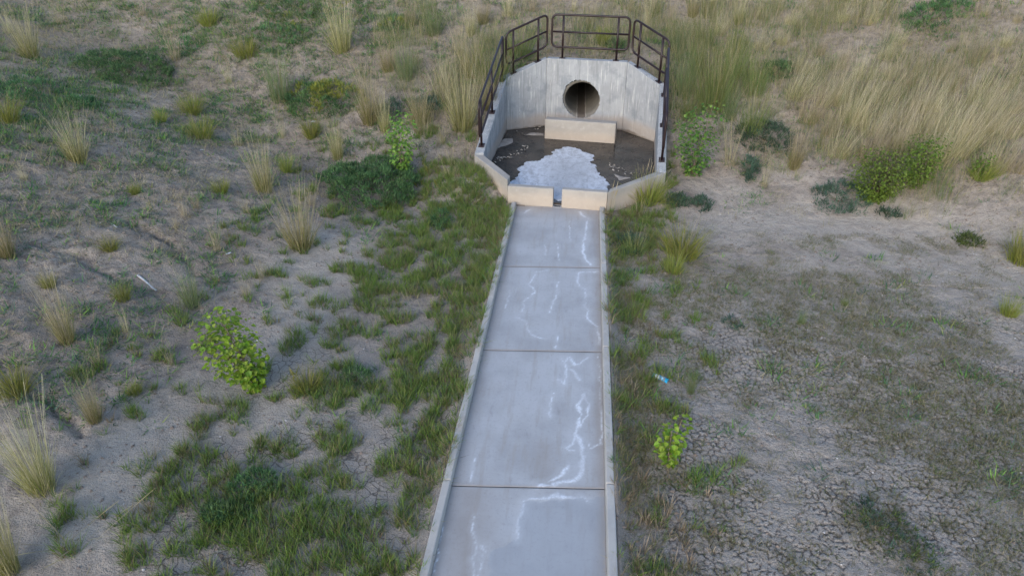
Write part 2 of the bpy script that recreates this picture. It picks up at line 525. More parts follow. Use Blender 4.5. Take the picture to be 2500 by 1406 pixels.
GREENZ = [(-2.39, 11.12, 1.44, 2.15, 1), (-2.18, 13.23, 1.12, 1.83, 1.1), (-3.30, 12.38, 0.99, 1.58, 0.8), (-2.63, 14.45, 0.82, 0.91, 1.2), (-3.28, 9.31, 1.14, 1.33, 0.8), (-2.12, 8.97, 0.71, 1.86, 0.8), (-2.98, 7.25, 1.01, 0.94, 0.75),
          (-3.54, 5.66, 0.92, 0.82, 0.95), (-2.95, 6.28, 0.87, 0.86, 0.9), (-2.29, 6.99, 0.71, 1.23, 0.75), (-3.52, 4.76, 0.88, 0.51, 1.3), (-2.69, 4.97, 0.76, 0.59, 1.2), (-2.22, 5.55, 0.66, 0.73, 0.7), (-2.76, 4.43, 1.18, 0.38, 1.2), (-1.83, 4.63, 0.43, 0.40, 0.6), (-3.43, 5.41, 0.71, 0.65, 1.2), (-2.93, 5.93, 0.84, 0.73, 1.1), (-3.09, 5.27, 0.93, 0.69, 1.1),
          (-4.43, 6.06, 0.36, 0.40, 0.6), (-4.50, 5.13, 0.28, 0.22, 0.6), (-4.34, 4.44, 0.26, 0.23, 0.7), (1.31, 13.26, 0.68, 1.05, 0.6), (0.77, 11.78, 0.27, 2.12, 0.8), (0.96, 9.29, 0.32, 1.07, 0.5), (1.54, 14.42, 0.54, 0.64, 1.1), (2.44, 12.99, 1.16, 1.03, 0.5), (1.84, 13.62, 1.03, 0.99, 0.5), (3.10, 13.06, 0.99, 1.25, 0.45), (1.23, 10.60, 0.50, 1.43, 0.45), (-3.40, 5.11, 1.19, 0.84, 0.8), (-1.74, 10.30, 0.43, 2.76, 0.9), (-1.60, 7.50, 0.34, 1.35, 0.7), (-1.98, 13.75, 0.70, 1.13, 1.2)]
DRYZ = [(3.51, 10.55, 1.53, 0.97, 0.7), (4.24, 9.62, 1.62, 1.09, 0.8), (4.88, 8.81, 1.33, 1.16, 0.9), (5.17, 7.74, 1.09, 1.14, 1), (5.01, 6.59, 0.73, 1.21, 1), (4.13, 7.46, 0.81, 1.01, 0.6), (1.77, 10.37, 1.05, 1.24, 0.45), (1.85, 8.31, 0.83, 0.80, 0.35), (1.00, 7.75, 0.34, 1.10, 0.6), (0.83, 6.60, 0.20, 0.44, 0.6), (4.66, 5.38, 0.52, 0.49, 0.7), (3.51, 5.65, 0.40, 0.47, 0.7), (3.72, 5.09, 0.38, 0.31, 0.7)]
WEEDZ = [(-8.55, 21.03, 3.64, 1.63, 1.3), (-11.79, 14.10, 1.62, 2.49, 0.9), (-11.91, 20.04, 1.90, 1.26, 0.5), (-8.81, 16.57, 1.24, 1.21, 0.5), (-6.13, 20.28, 1.40, 1.23, 0.8), (-9.44, 13.52, 1.75, 1.26, 0.4), (-11.07, 12.55, 0.99, 1.03, 0.5), (-14.30, 20.54, 1.71, 0.96, 0.4)]
HILLGREEN = [(2.98, 19.04, 1.19, 1.99, 1), (-2.19, 19.75, 0.68, 1.16, 0.8), (0.62, 20.65, 0.92, 1.02, 0.6), (-2.68, 19.16, 1.00, 1.67, 0.5), (8.84, 19.86, 1.27, 0.80, 0.7), (4.57, 19.10, 0.86, 1.05, 0.5), (-5.81, 16.04, 1.40, 1.25, 0.4), (-1.63, 21.19, 1.42, 1.07, 0.5), (2.37, 17.64, 0.62, 0.98, 0.6)]

def ground_attrs(x, y):
    z = smooth_ground(x, y)
    n = fbm(x, y, 1.3, 4, 21)
    pale = np.clip(ell(x, y, PALE) * 1.3 + (n - .5) * 1.2, 0, 1) * (ell(x, y, PALE) > .02)
    litter = np.clip(np.clip(z * 1.2, 0, .75) + ell(x, y, LITTER) * .5 + (n - .5) * .8 - pale * .6, 0, 1)
    x0, y0, x1, y1 = CRACK_BOX
    mud = np.clip((np.minimum(x - x0, 7.8 - x)) * 2 + .6, 0, 1) * np.clip((12.2 - y) * .6 + (n - .5), 0, 1) * (1 - np.clip(z * 3 - .4, 0, 1))
    mudl = np.clip((x + 4.6) * 1.2, 0, 1) * np.clip((-1.2 - x) * 4, 0, 1) * np.clip((9.5 - y) * .5, 0, 1)
    return pale, litter, np.maximum(mud, mudl * .9)

def worley(x, y, cell, seed, jitter=.95):
    """difference between the distances to the second and the first nearest point: 0 on plate edges"""
    gx = np.floor(x / cell); gy = np.floor(y / cell)
    f1 = np.full(x.shape, 9e9); f2 = np.full(x.shape, 9e9)
    for i in (-1, 0, 1):
        for j in (-1, 0, 1):
            cx = gx + i; cy = gy + j
            px = (cx + .5 + jitter * (hash2(cx, cy, seed) - .5)) * cell
            py = (cy + .5 + jitter * (hash2(cx, cy, seed + 9) - .5)) * cell
            d = np.hypot(x - px, y - py)
            f2 = np.minimum(f2, np.maximum(f1, d)); f1 = np.minimum(f1, d)
    return f2 - f1

def grid_faces(nx, ny):
    i = np.arange(nx * ny).reshape(ny, nx)
    return np.stack([i[:-1, :-1], i[:-1, 1:], i[1:, 1:], i[1:, :-1]], -1).reshape(-1, 4)

def box_falloff(x, y, e=.35):
    x0, y0, x1, y1 = CRACK_BOX
    d = np.minimum(np.minimum(x - x0, x1 - x), np.minimum(y - y0, y1 - y))
    return d

ax = axis([(-60, -20, 4), (-20, -10, .4), (-10, -1.40, .05), (-1.40, -1.24, .0265)]); ax = ax[:-1]
ax = np.concatenate([ax, axis([(-1.24, .44, .14), (.44, .74, .025), (.74, 9, .05), (9, 20, .3), (20, 60, 4)])])
ay = axis([(-40, 0, 4), (0, 3.4, .2), (3.4, 13.3, .05), (13.3, 14.0, .035), (14.0, 20, .05), (20, 27, .09), (27, 80, 4)])
GX, GY = np.meshgrid(ax, ay)
GZ = rough_ground(GX, GY)
cut = ((GX > -1.292) & (GX < .538) & (GY < 13.7)) | in_poly(GX, GY, BASIN_MID)
bf = box_falloff(GX, GY)
GZ = np.where(bf > .12, GZ - .07, GZ)
GZ = np.where(cut, -.35, GZ)
pa, li, mu = ground_attrs(GX, GY)
# fine net of cracks on the left-hand mud too, by plate pattern in the attribute
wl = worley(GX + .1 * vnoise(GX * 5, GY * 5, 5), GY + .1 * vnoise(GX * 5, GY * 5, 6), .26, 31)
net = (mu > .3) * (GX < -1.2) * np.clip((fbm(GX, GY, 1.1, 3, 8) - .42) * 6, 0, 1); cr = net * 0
gf = grid_faces(len(ax), len(ay))
pip = ((np.abs(GX - .02) < .62) & (GY > 18.6) & (GY < 19.25)).ravel()
gf = gf[~pip[gf].any(1) | ~cut.ravel()[gf].any(1)]          # the pipe passes through the bank here
me = mesh_np('ground', np.stack([GX, GY, GZ], -1).reshape(-1, 3), gf,
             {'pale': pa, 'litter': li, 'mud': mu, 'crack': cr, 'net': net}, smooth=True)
tag(link('ground', me, M_SOIL), 'bare brown soil of the basin floor rising into weedy slopes', kind='structure')

# the dried mud flat with its open shrinkage cracks
x0, y0, x1, y1 = CRACK_BOX
mx = np.arange(x0, x1, .015); my = np.concatenate([np.arange(y0, 8.0, .015), np.arange(8.0, y1, .02)])
MX, MY = np.meshgrid(mx, my)
wx = MX + .07 * (fbm(MX, MY, 5, 2, 40) - .5) + .02 * (vnoise(MX * 24, MY * 24, 41) - .5)
wy = MY + .07 * (fbm(MX, MY, 5, 2, 43) - .5) + .02 * (vnoise(MX * 24, MY * 24, 44) - .5)
e1 = worley(wx, wy * .9, .085, 71); e2 = worley(wx * 1.0 + 3, wy, .27, 72)
open1 = fbm(MX, MY, 1.2, 3, 45)
wid = .009 + .006 * np.clip((open1 - .38) * 3, 0, 1)
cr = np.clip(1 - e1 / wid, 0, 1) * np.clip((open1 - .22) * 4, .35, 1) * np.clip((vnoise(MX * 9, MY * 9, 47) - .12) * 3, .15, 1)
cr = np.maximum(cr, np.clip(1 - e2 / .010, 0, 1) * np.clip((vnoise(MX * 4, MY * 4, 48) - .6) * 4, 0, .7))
edge = box_falloff(MX, MY)
fade = np.clip(edge / .3, 0, 1) * np.clip((11.0 - MY) / 2.2, 0, 1)
MZ = rough_ground(MX, MY) - cr * fade * .030 - .06 * np.clip(1 - edge / .14, 0, 1) ** 1.5
MZ += (fbm(MX, MY, 14, 2, 46) - .5) * .012
pa, li, mu = ground_attrs(MX, MY)
me = mesh_np('mud_flat', np.stack([MX, MY, MZ], -1).reshape(-1, 3), grid_faces(len(mx), len(my)),
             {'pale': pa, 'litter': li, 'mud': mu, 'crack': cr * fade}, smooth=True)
tag(link('mud_flat', me, M_SOIL), 'flat of grey dried mud split by shrinkage cracks', kind='structure')

# ------------------------------------------------------------------ drainage channel
XL, XR = -1.25, .49
chan = empty('drainage_channel', (0, 9, 0))
tag(chan, 'straight concrete drainage channel of jointed slabs running to the outlet', kind='structure')
def P2(*pts): return list(pts)
WHITE = [   # polylines of white mineral runs, with half widths in metres
    ([(0.258, 13.052), (0.222, 12.380), (0.171, 11.895), (0.192, 11.445), (0.306, 11.076)], .035),
    ([(0.457, 10.833), (0.148, 10.803), (0.094, 10.592), (0.134, 10.312), (0.240, 10.171), (0.223, 9.774), (0.264, 9.514), (0.259, 9.308), (0.356, 9.152), (0.444, 9.092), (0.465, 8.639)], .030),
    ([(-0.240, 10.415), (-0.226, 10.085), (-0.302, 9.671), (-0.323, 9.419)], .018),
    ([(-0.417, 10.821), (-0.652, 10.738), (-0.651, 10.518), (-0.740, 10.295), (-0.603, 10.047), (-0.762, 9.715), (-0.763, 9.412)], .014),
    ([(-0.827, 9.248), (-0.665, 9.098), (-0.643, 8.904), (-0.556, 8.755), (-0.358, 8.665)], .014),
    ([(-0.183, 8.759), (-0.188, 8.458)], .02),
    ([(-0.026, 8.128), (0.036, 8.234), (0.099, 8.072), (0.279, 8.258)], .05),
    ([(-0.076, 8.223), (0.004, 7.937), (-0.027, 7.645), (-0.138, 7.725)], .03),
    ([(0.061, 7.942), (0.174, 7.729)], .025),
    ([(-1.053, 13.184), (-0.925, 13.405)], .05), ([(0.086, 13.380), (0.191, 13.105)], .045),
    ([(-0.537, 11.756), (-0.501, 11.392)], .013), ([(-0.301, 11.848), (-0.258, 11.176)], .011), ([(-0.113, 12.896), (-0.071, 11.975)], .010),
    ([(-1.024, 10.101), (-1.047, 9.471)], .008),
    ([(-0.172, 7.373), (-0.219, 7.106), (-0.184, 6.955)], .03),
    ([(0.251, 7.415), (0.155, 7.210), (0.198, 6.889), (0.150, 6.639), (0.215, 6.432), (0.252, 6.232), (0.221, 5.986), (0.114, 5.840), (-0.052, 5.754), (-0.251, 5.697)], .055),
    ([(0.251, 7.415), (0.301, 7.224), (0.265, 6.951), (0.199, 6.780)], .035),
    ([(0.150, 6.639), (0.118, 6.473), (0.032, 6.350), (0.137, 6.325)], .03),
    ([(-0.148, 5.782), (-0.011, 5.911), (0.056, 6.049)], .03),
    ([(0.286, 5.585), (-0.046, 5.606), (-0.373, 5.519), (-0.441, 5.453), (-0.418, 5.350), (-0.442, 5.160), (-0.435, 4.949)], .028),
    ([(-0.931, 5.213), (-0.920, 5.052), (-0.874, 4.827), (-0.827, 4.474)], .022),
    ([(-0.811, 4.834), (-0.768, 4.745), (-0.761, 4.567), (-0.778, 4.479), (-0.733, 4.050)], .045),
    ([(0.468, 7.207), (0.460, 6.471)], .012), ([(0.299, 6.491), (0.320, 6.421), (0.445, 6.462)], .014),
    ([(-1.038, 5.681), (-1.052, 5.939), (-1.047, 6.075)], .012),
    ([(0.445, 8.407), (0.457, 7.206)], .007), ([(-1.293, 7.375), (-1.295, 5.656), (-1.225, 4.453)], .008),
]
WETP = [(-0.432, 5.460), (-0.181, 5.538), (0.267, 5.589), (0.487, 5.635), (0.474, 3.766), (-0.621, 3.657), (-0.684, 4.754), (-0.424, 4.972)]
YJ = [-2.17, .43, 3.03, 5.63, 8.30, 10.87, 13.56]
SK = .07                     # the cross joints run slightly askew
def slab_mesh(ya, yb):
    st = .02 if yb > 3.2 else .1
    xs = np.concatenate([[XL, XL + .004], np.arange(XL + st, XR - st * .5, st), [XR - .004, XR]])
    ys = np.concatenate([[0, .006, .014], np.arange(st + .01, yb - ya - st, st), [yb - ya - .014, yb - ya - .006, yb - ya]])
    X, Y = np.meshgrid(xs, ys)
    d = np.minimum(Y, (yb - ya) - Y)
    edge = np.clip(1 - d / .012, 0, 1)
    Y = Y + ya + np.where(ya > -9, SK * (X - XL), 0) + np.where(d < .007, 0, (fbm(X * 1., Y, 3, 2, 7) - .5) * 0)
    Zz = -.005 * edge ** 2 + (fbm(X, Y, 1.5, 3, 81) - .5) * .008
    Yc = Y
    jx = X + .035 * (fbm(X, Y, 9, 3, 90) - .5) * 2; jy = Yc + .06 * (fbm(X, Y, 9, 3, 93) - .5) * 2
    wh = np.zeros(X.shape)
    for pts, w in WHITE:
        if max(p[1] for p in pts) < ya - .2 or min(p[1] for p in pts) > yb + .3: continue
        dd = seg_dist(jx, jy, pts)
        ww = w * (.15 + .95 * vnoise(X * 13, Y * 7, 97))
        wh = np.maximum(wh, np.clip(1.15 - dd / ww, 0, 1) * (.5 + .75 * np.clip((fbm(X, Y * .7, 3.5, 3, 95) - .3) * 2.5, 0, 1)))
        wh = np.maximum(wh, .22 * np.clip(1 - dd / (w * 3.2), 0, 1))
    wet = in_poly(jx, jy, WETP).astype(float)
    side = np.minimum(X - XL, XR - X)
    silt = np.clip(1 - side / (.05 + .22 * fbm(X * 2, Y * .5, 1.5, 3, 99)), 0, 1) * .8
    silt = np.maximum(silt, np.clip((Y - 12.9) / .8, 0, 1) * .9)
    silt = np.maximum(silt, np.clip(1 - seg_dist(jx, jy, [(-0.229, 6.367), (-0.194, 5.765)]) / .22, 0, 1) * .5)
    silt = np.maximum(silt, np.clip(1 - seg_dist(jx, jy, [(-1.010, 5.498), (-0.939, 4.482)]) / .4, 0, 1) * .7 * (1 - wet))
    silt = np.maximum(silt, .9 * np.clip(1 - d / .04, 0, 1)); wh = wh * np.clip(d / .02, .2, 1)
    return mesh_np('slab', np.stack([X, Y, Zz], -1).reshape(-1, 3), grid_faces(len(xs), len(ys)),
                   {'white': wh, 'wet': wet, 'silt': silt}, smooth=True)
for ya, yb in zip(YJ[:-1], YJ[1:]):
    s = link('slab', slab_mesh(ya + .005, yb - .005), M_SLAB, chan, (0, -9, 0))
V, F = prism([(XL, YJ[0]), (XR, YJ[0]), (XR, 13.75), (XL, 13.75)], -.2, -.022)
link('joint_bed', mesh_py('joint_bed', V, F), mat_simple('dark_joint_filler', (.07, .062, .055), .9), chan, (0, -9, 0))
for sgn, xa, xb in ((-1, XL - .10, XL), (1, XR, XR + .105)):
    for ya, yb in zip(YJ[:-1], YJ[1:]):
        o_ = 0 if sgn < 0 else SK * (XR - XL)
        ys = np.linspace(ya + .005 + o_, min(yb - .005 + o_, 13.62), 9)
        V = []; F = []
        for k, yy in enumerate(ys):
            top = .10 + .006 * math.sin(yy * 3.1) + .004 * math.sin(yy * 7.7)
            inner_lo, inner_hi = (xb, xb - .012) if sgn < 0 else (xa, xa + .012)
            outer = xa if sgn < 0 else xb
            V += [(inner_lo, yy, -.03), (inner_hi, yy, top), (outer, yy, top - .006), (outer, yy, -.15)]
        n = len(ys)
        for k in range(n - 1):
            for q in range(3):
                a = k * 4 + q
                F.append([a, a + 1, a + 5, a + 4])
        F.append([0, 1, 2, 3]); F.append([(n - 1) * 4 + q for q in (3, 2, 1, 0)])
        me = mesh_py('curb', V, F)
        import bmesh
        bm = bmesh.new(); bm.from_mesh(me); bmesh.ops.recalc_face_normals(bm, faces=bm.faces); bm.to_mesh(me); bm.free()
        bevel(link('curb', me, M_CURB, chan, (0, -9, 0)), .012)

# ------------------------------------------------------------------ outlet structure
hw = empty('outlet_headwall', (0, 16.5, 0))
tag(hw, 'grey concrete outlet basin with angled walls round a dark pipe mouth', 'headwall')
OFF = (0, -16.5, 0)
I = [(-2.14, 15.05), (-1.97, 18.46), (-.95, 18.97), (1.15, 18.77), (1.95, 17.87), (1.73, 14.72)]
O = [(-2.35, 15.05), (-2.17, 18.58), (-1.0, 19.17), (1.24, 18.96), (2.15, 17.95), (1.93, 14.66)]
HT = [.56, 1.45, 1.87, 1.86, 1.50, .44]
def wall(name, i, j, ztop_i, ztop_j, parent, mat, drop=-.3):
    V, F = prism([I[i], I[j], O[j], O[i]], drop, [ztop_i, ztop_j, ztop_j, ztop_i])
    me = mesh_py(name, V, F)
    bm = bmesh.new(); bm.from_mesh(me); bmesh.ops.recalc_face_normals(bm, faces=bm.faces)
    bm.to_mesh(me); bm.free()
    return bevel(link(name, me, mat, parent, OFF), .015)
wall('side_wall', 0, 1, .60, HT[1], hw, M_WALL)
wall('angled_wall', 1, 2, HT[1], HT[2], hw, M_WALL)
wall('angled_wall', 3, 4, HT[3], HT[4], hw, M_WALL)
wall('side_wall', 4, 5, HT[4], HT[5], hw, M_WALL)

# back wall with the ragged hole for the pipe
PIPE_C = (.02, .80); PIPE_R = .475
u = Vector((I[3][0] - I[2][0], I[3][1] - I[2][1], 0)); Lw = u.length; u.normalize()
nrm = Vector((-u.y, u.x, 0))                     # pointing back
o3 = Vector((I[2][0], I[2][1], 0))
cs = (PIPE_C[0] - I[2][0]) / u.x                 # hole centre along the wall
def back_wall():
    rng = random.Random(5)
    corners = [(0, -.3), (Lw, -.3), (Lw, HT[3]), (0, HT[2])]
    angs = sorted([2 * math.pi * k / 96 for k in range(96)] + [math.atan2(z - PIPE_C[1], s - cs) % (2 * math.pi) for s, z in corners])
    hole, rim = [], []
    jit = [rng.uniform(-1, 1) for _ in angs]
    for a, j in zip(angs, jit):
        up = max(0, math.sin(a - .35) ) if False else max(0.0, math.cos(a - rad(125)))
        r = PIPE_R + .012 + .075 * up ** 1.5 + (.010 + .012 * up) * j
        hole.append((cs + r * math.cos(a), PIPE_C[1] + r * math.sin(a)))
        c, s_ = math.cos(a), math.sin(a)
        best = 1e9
        for (sa, za), (sb, zb) in zip(corners, corners[1:] + corners[:1]):
            ds, dz = sb - sa, zb - za
            den = c * dz - s_ * ds
            if abs(den) < 1e-9: continue
            t = ((sa - cs) * dz - (za - PIPE_C[1]) * ds) / den
            k = ((sa - cs) * s_ - (za - PIPE_C[1]) * c) / den
            if t > 0 and -1e-6 <= k <= 1 + 1e-6: best = min(best, t)
        rim.append((cs + best * c, PIPE_C[1] + best * s_))
    n = len(angs); V = []; F = []
    def pt(s, z, back):
        q = o3 + u * s + nrm * (.20 if back else 0); return (q.x, q.y, z)
    for ring, back in ((hole, 0), (rim, 0), (hole, 1), (rim, 1)):
        V += [pt(s, z, back) for s, z in ring]
    for k in range(n):
        j = (k + 1) % n
        F += [[k, j, n + j, n + k], [2 * n + k, 3 * n + k, 3 * n + j, 2 * n + j], [k, 2 * n + k, 2 * n + j, j], [n + k, n + j, 3 * n + j, 3 * n + k]]
    me = mesh_py('back_wall', V, F)
    bm = bmesh.new(); bm.from_mesh(me); bmesh.ops.recalc_face_normals(bm, faces=bm.faces); bm.to_mesh(me); bm.free()
    return me
bevel(link('back_wall', back_wall(), M_WALL, hw, OFF), .012)

# pipe bore: tube set a little behind the wall face, with a rim
pax = Vector((-.012, 1, 0))
def pipe_mesh():
    V = []; F = []; n = 64; L = 7.0
    pc = o3 + u * cs + nrm * .07
    rings = [(0, PIPE_R + .07), (0, PIPE_R), (.4, PIPE_R), (1.2, PIPE_R), (2.4, PIPE_R), (2.43, PIPE_R), (4.8, PIPE_R), (L, PIPE_R), (L, .0001)]
    for d, r in rings:
        for k in range(n):
            a = 2 * math.pi * k / n
            q = pc + pax * d + u * (r * math.cos(a))
            V.append((q.x, q.y, PIPE_C[1] + r * math.sin(a) + d * .006))
    for i in range(len(rings) - 1):
        for k in range(n):
            j = (k + 1) % n
            F.append([i * n + k, (i + 1) * n + k, (i + 1) * n + j, i * n + j])
    me = mesh_py('outlet_pipe', V, F, smooth=True)
    return me, pc
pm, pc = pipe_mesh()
def mat_pipe():
    m, nt, bs = newmat('pipe_bore'); b = NB(nt)
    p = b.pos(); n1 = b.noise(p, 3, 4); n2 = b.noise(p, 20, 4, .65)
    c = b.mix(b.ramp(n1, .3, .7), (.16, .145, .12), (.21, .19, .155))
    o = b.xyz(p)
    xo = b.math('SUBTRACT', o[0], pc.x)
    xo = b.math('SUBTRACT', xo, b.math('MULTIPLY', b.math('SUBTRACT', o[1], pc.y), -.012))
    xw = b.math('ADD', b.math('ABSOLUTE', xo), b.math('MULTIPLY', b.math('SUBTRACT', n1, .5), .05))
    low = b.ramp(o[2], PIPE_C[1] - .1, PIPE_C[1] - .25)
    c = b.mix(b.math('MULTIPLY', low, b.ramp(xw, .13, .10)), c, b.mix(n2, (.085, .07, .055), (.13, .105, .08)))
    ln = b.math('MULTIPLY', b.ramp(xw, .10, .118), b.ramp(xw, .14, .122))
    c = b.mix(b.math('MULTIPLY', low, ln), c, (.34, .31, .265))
    nt.links.new(c, bs.inputs['Base Color']); bs.inputs['Roughness'].default_value = .8
    nt.links.new(b.bump(n2, .3, .01), bs.inputs['Normal'])
    return m
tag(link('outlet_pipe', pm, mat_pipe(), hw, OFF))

# basin floor, low front walls, notched sill, baffle block
V, F = prism([(-1.45, 13.60), (.70, 13.60), (1.80, 14.8), (2.0, 17.9), (1.15, 18.85), (-.98, 19.03), (-2.02, 18.5), (-2.2, 15.05)], -.3, 0.0)
link('basin_floor', mesh_py('basin_floor', V, F), M_WALL, hw, OFF)
def low_wall(name, pts, top, z0=-.2, bv=.015):
    V, F = prism(pts, z0, top)
    me = mesh_py(name, V, F)
    bm = bmesh.new(); bm.from_mesh(me); bmesh.ops.recalc_face_normals(bm, faces=bm.faces); bm.to_mesh(me); bm.free()
    return bevel(link(name, me, M_LOW, hw, OFF), bv)
low_wall('front_wall', [(-2.36, 15.04), (-1.46, 13.72), (-1.43, 13.98), (-2.14, 15.04)], [.56, .50, .50, .56])
low_wall('front_wall', [(.645, 13.46), (1.93, 14.65), (1.73, 14.71), (.69, 13.66)], [.42, .44, .44, .42])
low_wall('sill', [(-1.45, 13.625), (-.48, 13.56), (-.47, 13.70), (-1.42, 13.77)], .41)
low_wall('sill', [(-.30, 13.55), (.64, 13.47), (.66, 13.62), (-.29, 13.69)], .41)
V, F = prism([(-.915, 17.87), (.925, 17.64), (.962, 17.90), (-.878, 18.13)], -.05, .57)
o = link('baffle_block', mesh_py('baffle_block', V, F), M_LOW, hw, OFF)
bevel(o, .03, 3)

# ------------------------------------------------------------------ water, silt and scum in the basin
def sheet(name, poly, z, mat, step=.03, edge=.05, seed=1, thick=.02, kind='structure', mid=None, lift=0.0, label=None, rag=0.0):
    """a thin sheet with an irregular outline: a grid cut by the polygon jittered with noise"""
    xs = [p[0] for p in poly]; ys = [p[1] for p in poly]
    X, Y = np.meshgrid(np.arange(min(xs) - .1, max(xs) + .1, step), np.arange(min(ys) - .1, max(ys) + .1, step))
    jx = X + edge * 2 * (fbm(X, Y, 4.5, 4, seed) - .5); jy = Y + edge * 2 * (fbm(X, Y, 4.5, 4, seed + 5) - .5)
    ins = in_poly(jx, jy, poly)
    d = seg_dist(jx, jy, poly + poly[:1])
    sd = np.where(ins, d, -d)
    if rag: sd = sd + rag * (fbm(X, Y * 1.15, 6, 5, seed + 9) - .56) * np.clip(1 - d / (rag * 1.6), 0, 1) * 2
    H = z + np.where(sd > 0, np.minimum(sd * .3, thick), np.maximum(sd * .8, -.03)) + lift * (fbm(X, Y, 12, 3, seed + 2) - .5) * (sd > 0)
    F = grid_faces(X.shape[1], X.shape[0])
    keep = (sd.ravel()[F] > -step * 1.3).all(1)
    F = F[keep]
    used = np.unique(F); rm = np.full(X.size, -1); rm[used] = np.arange(len(used))
    V = np.stack([X, Y, H], -1).reshape(-1, 3)[used]
    at = {}
    if mid is not None: at['mid'] = np.clip(ell(X, Y, mid), 0, 1).ravel()[used]
    me = mesh_np(name, V, rm[F], at, smooth=True)
    o = link(name, me, mat)
    tag(o, label, kind=kind)
    return o
V, F = prism([(-1.40, 13.76), (-.30, 13.67), (.66, 13.62), (1.74, 14.75), (1.96, 17.88), (1.15, 18.79), (-.95, 18.99), (-1.98, 18.47), (-2.15, 15.04), (-1.44, 14.0)], -.02, .05)
o = link('basin_water', mesh_py('basin_water', V, F), M_WATER)
tag(o, 'shallow dark brown water standing on the outlet basin floor', kind='structure')
Q2 = 0
foam_poly = [(-0.314, 17.331), (-0.008, 17.269), (0.109, 16.958), (0.369, 16.728), (0.406, 16.517), (0.350, 16.233), (0.462, 15.841), (0.517, 15.459), (0.682, 15.042), (0.721, 14.749), (0.691, 14.357), (.62, 13.76), (-1.36, 13.86), (-1.503, 14.675), (-1.423, 15.016), (-1.367, 15.399), (-1.413, 15.654), (-1.184, 16.047), (-0.935, 16.279), (-0.687, 16.659), (-0.608, 17.073)]
sheet('mineral_scum', foam_poly, .050, M_FOAM, .016, .07, 3, .006, 'stuff', [(-0.185, 15.375) + (.55, .9, .9), (-0.298, 14.539) + (.35, .6, 1.0)], .006, 'wrinkled white mineral scum drying on the basin floor', .14)
for pl, sd in (([(-1.715, 17.786), (-2.030, 17.779), (-2.128, 16.847), (-1.860, 17.178), (-1.697, 17.467)], 4), ([(-1.532, 18.110), (-1.258, 18.357), (-0.948, 18.337), (-0.932, 18.070), (-1.183, 18.061)], 5), ([(0.829, 15.540), (1.050, 15.324), (1.297, 15.286), (0.952, 15.081)], 6)):
    o = sheet('silt_bar', pl, .045, M_SILT, .03, .05, sd, .02, 'structure', None, .01)
# the notch between the sills, and the small puddle below it
V, F = prism([(-.476, 13.55), (-.304, 13.54), (-.294, 13.72), (-.466, 13.73)], -.15, .008)
link('notch_floor', mesh_py('notch_floor', V, F), M_SLAB, hw, OFF)
sheet('puddle', [(-.47, 13.57), (-.31, 13.56), (-.31, 13.64), (-.46, 13.66)], .006, M_WATER, .012, .02, 8, .006, 'structure', None, 0, 'small dark puddle in the slot between the two sill blocks')

# ------------------------------------------------------------------ handrails
def rail_panel(posts, e0, e1, label, n_mid=1, hz=1.08, lo=.28, mid=.66, rc=.13):
    """posts: base points (x,y,z) on the wall top, in line; e0,e1: how far the looped frame runs past the end posts"""
    a, b_ = Vector(posts[0]), Vector(posts[-1])
    root = empty('handrail_panel', tuple((a + b_) / 2))
    tag(root, label, 'handrail', 'brown pipe handrails round the outlet basin')
    off = tuple(-v for v in root.location)
    d = b_ - a
    L = math.hypot(d.x, d.y); hdir = Vector((d.x, d.y, 0)) / L; sl = d.z / L
    base = lambda s: a + hdir * s + Vector((0, 0, sl * s))
    pts = []
    s0, s1 = -e0, L + e1
    def arc(sc, zc, a0, a1):
        for k in range(7):
            t = a0 + (a1 - a0) * k / 6
            s = sc + rc * math.cos(t); z = zc + rc * math.sin(t)
            q = base(s); pts.append(q + Vector((0, 0, z)))
    h = math.pi / 2
    arc(s1 - rc, hz - rc, 0, h); arc(s0 + rc, hz - rc, h, 2 * h); arc(s0 + rc, lo + rc, 2 * h, 3 * h); arc(s1 - rc, lo + rc, 3 * h, 4 * h)
    link('frame', tube_mesh('frame', pts, .027, True, 12), M_RAIL, root, off)
    link('mid_rail', tube_mesh('mid_rail', [base(s0) + Vector((0, 0, mid)), base(s1) + Vector((0, 0, mid))], .024, False, 10), M_RAIL, root, off)
    for p in posts:
        p = Vector(p)
        s = (p - a).dot(hdir)
        link('post', tube_mesh('post', [p, base(s) + Vector((0, 0, hz))], .027, False, 12), M_RAIL, root, off)
        nx = Vector((-hdir.y, hdir.x, 0)); q = []
        for (i, j) in ((-1, -1), (1, -1), (1, 1), (-1, 1)):
            q.append(p + hdir * .075 * i + nx * .065 * j + Vector((0, 0, sl * .075 * i)))
        V = [tuple(v + Vector((0, 0, -.004))) for v in q] + [tuple(v + Vector((0, 0, .014))) for v in q]
        F = [[3, 2, 1, 0], [4, 5, 6, 7], [0, 1, 5, 4], [1, 2, 6, 5], [2, 3, 7, 6], [3, 0, 4, 7]]
        pl = link('base_plate', mesh_py('base_plate', V, F), M_PLATE, root, off)
        bs = Soup()
    return root
def on(i, j, f, z0=None, z1=None):
    a = ((I[i][0] + O[i][0]) / 2, (I[i][1] + O[i][1]) / 2); b_ = ((I[j][0] + O[j][0]) / 2, (I[j][1] + O[j][1]) / 2)
    za = HT[i] if z0 is None else z0; zb = HT[j] if z1 is None else z1
    return (a[0] + (b_[0] - a[0]) * f, a[1] + (b_[1] - a[1]) * f, za + (zb - za) * f + .003)
rail_panel([on(2, 3, .195), on(2, 3, .845)], .29, .29, 'level brown handrail panel on top of the back wall above the pipe')
rail_panel([on(1, 2, .23), on(1, 2, .80)], .20, .25, 'brown handrail panel rising along the angled wall left of the pipe')
rail_panel([on(3, 4, .25), on(3, 4, .86)], .24, .22, 'brown handrail panel falling along the angled wall right of the pipe')
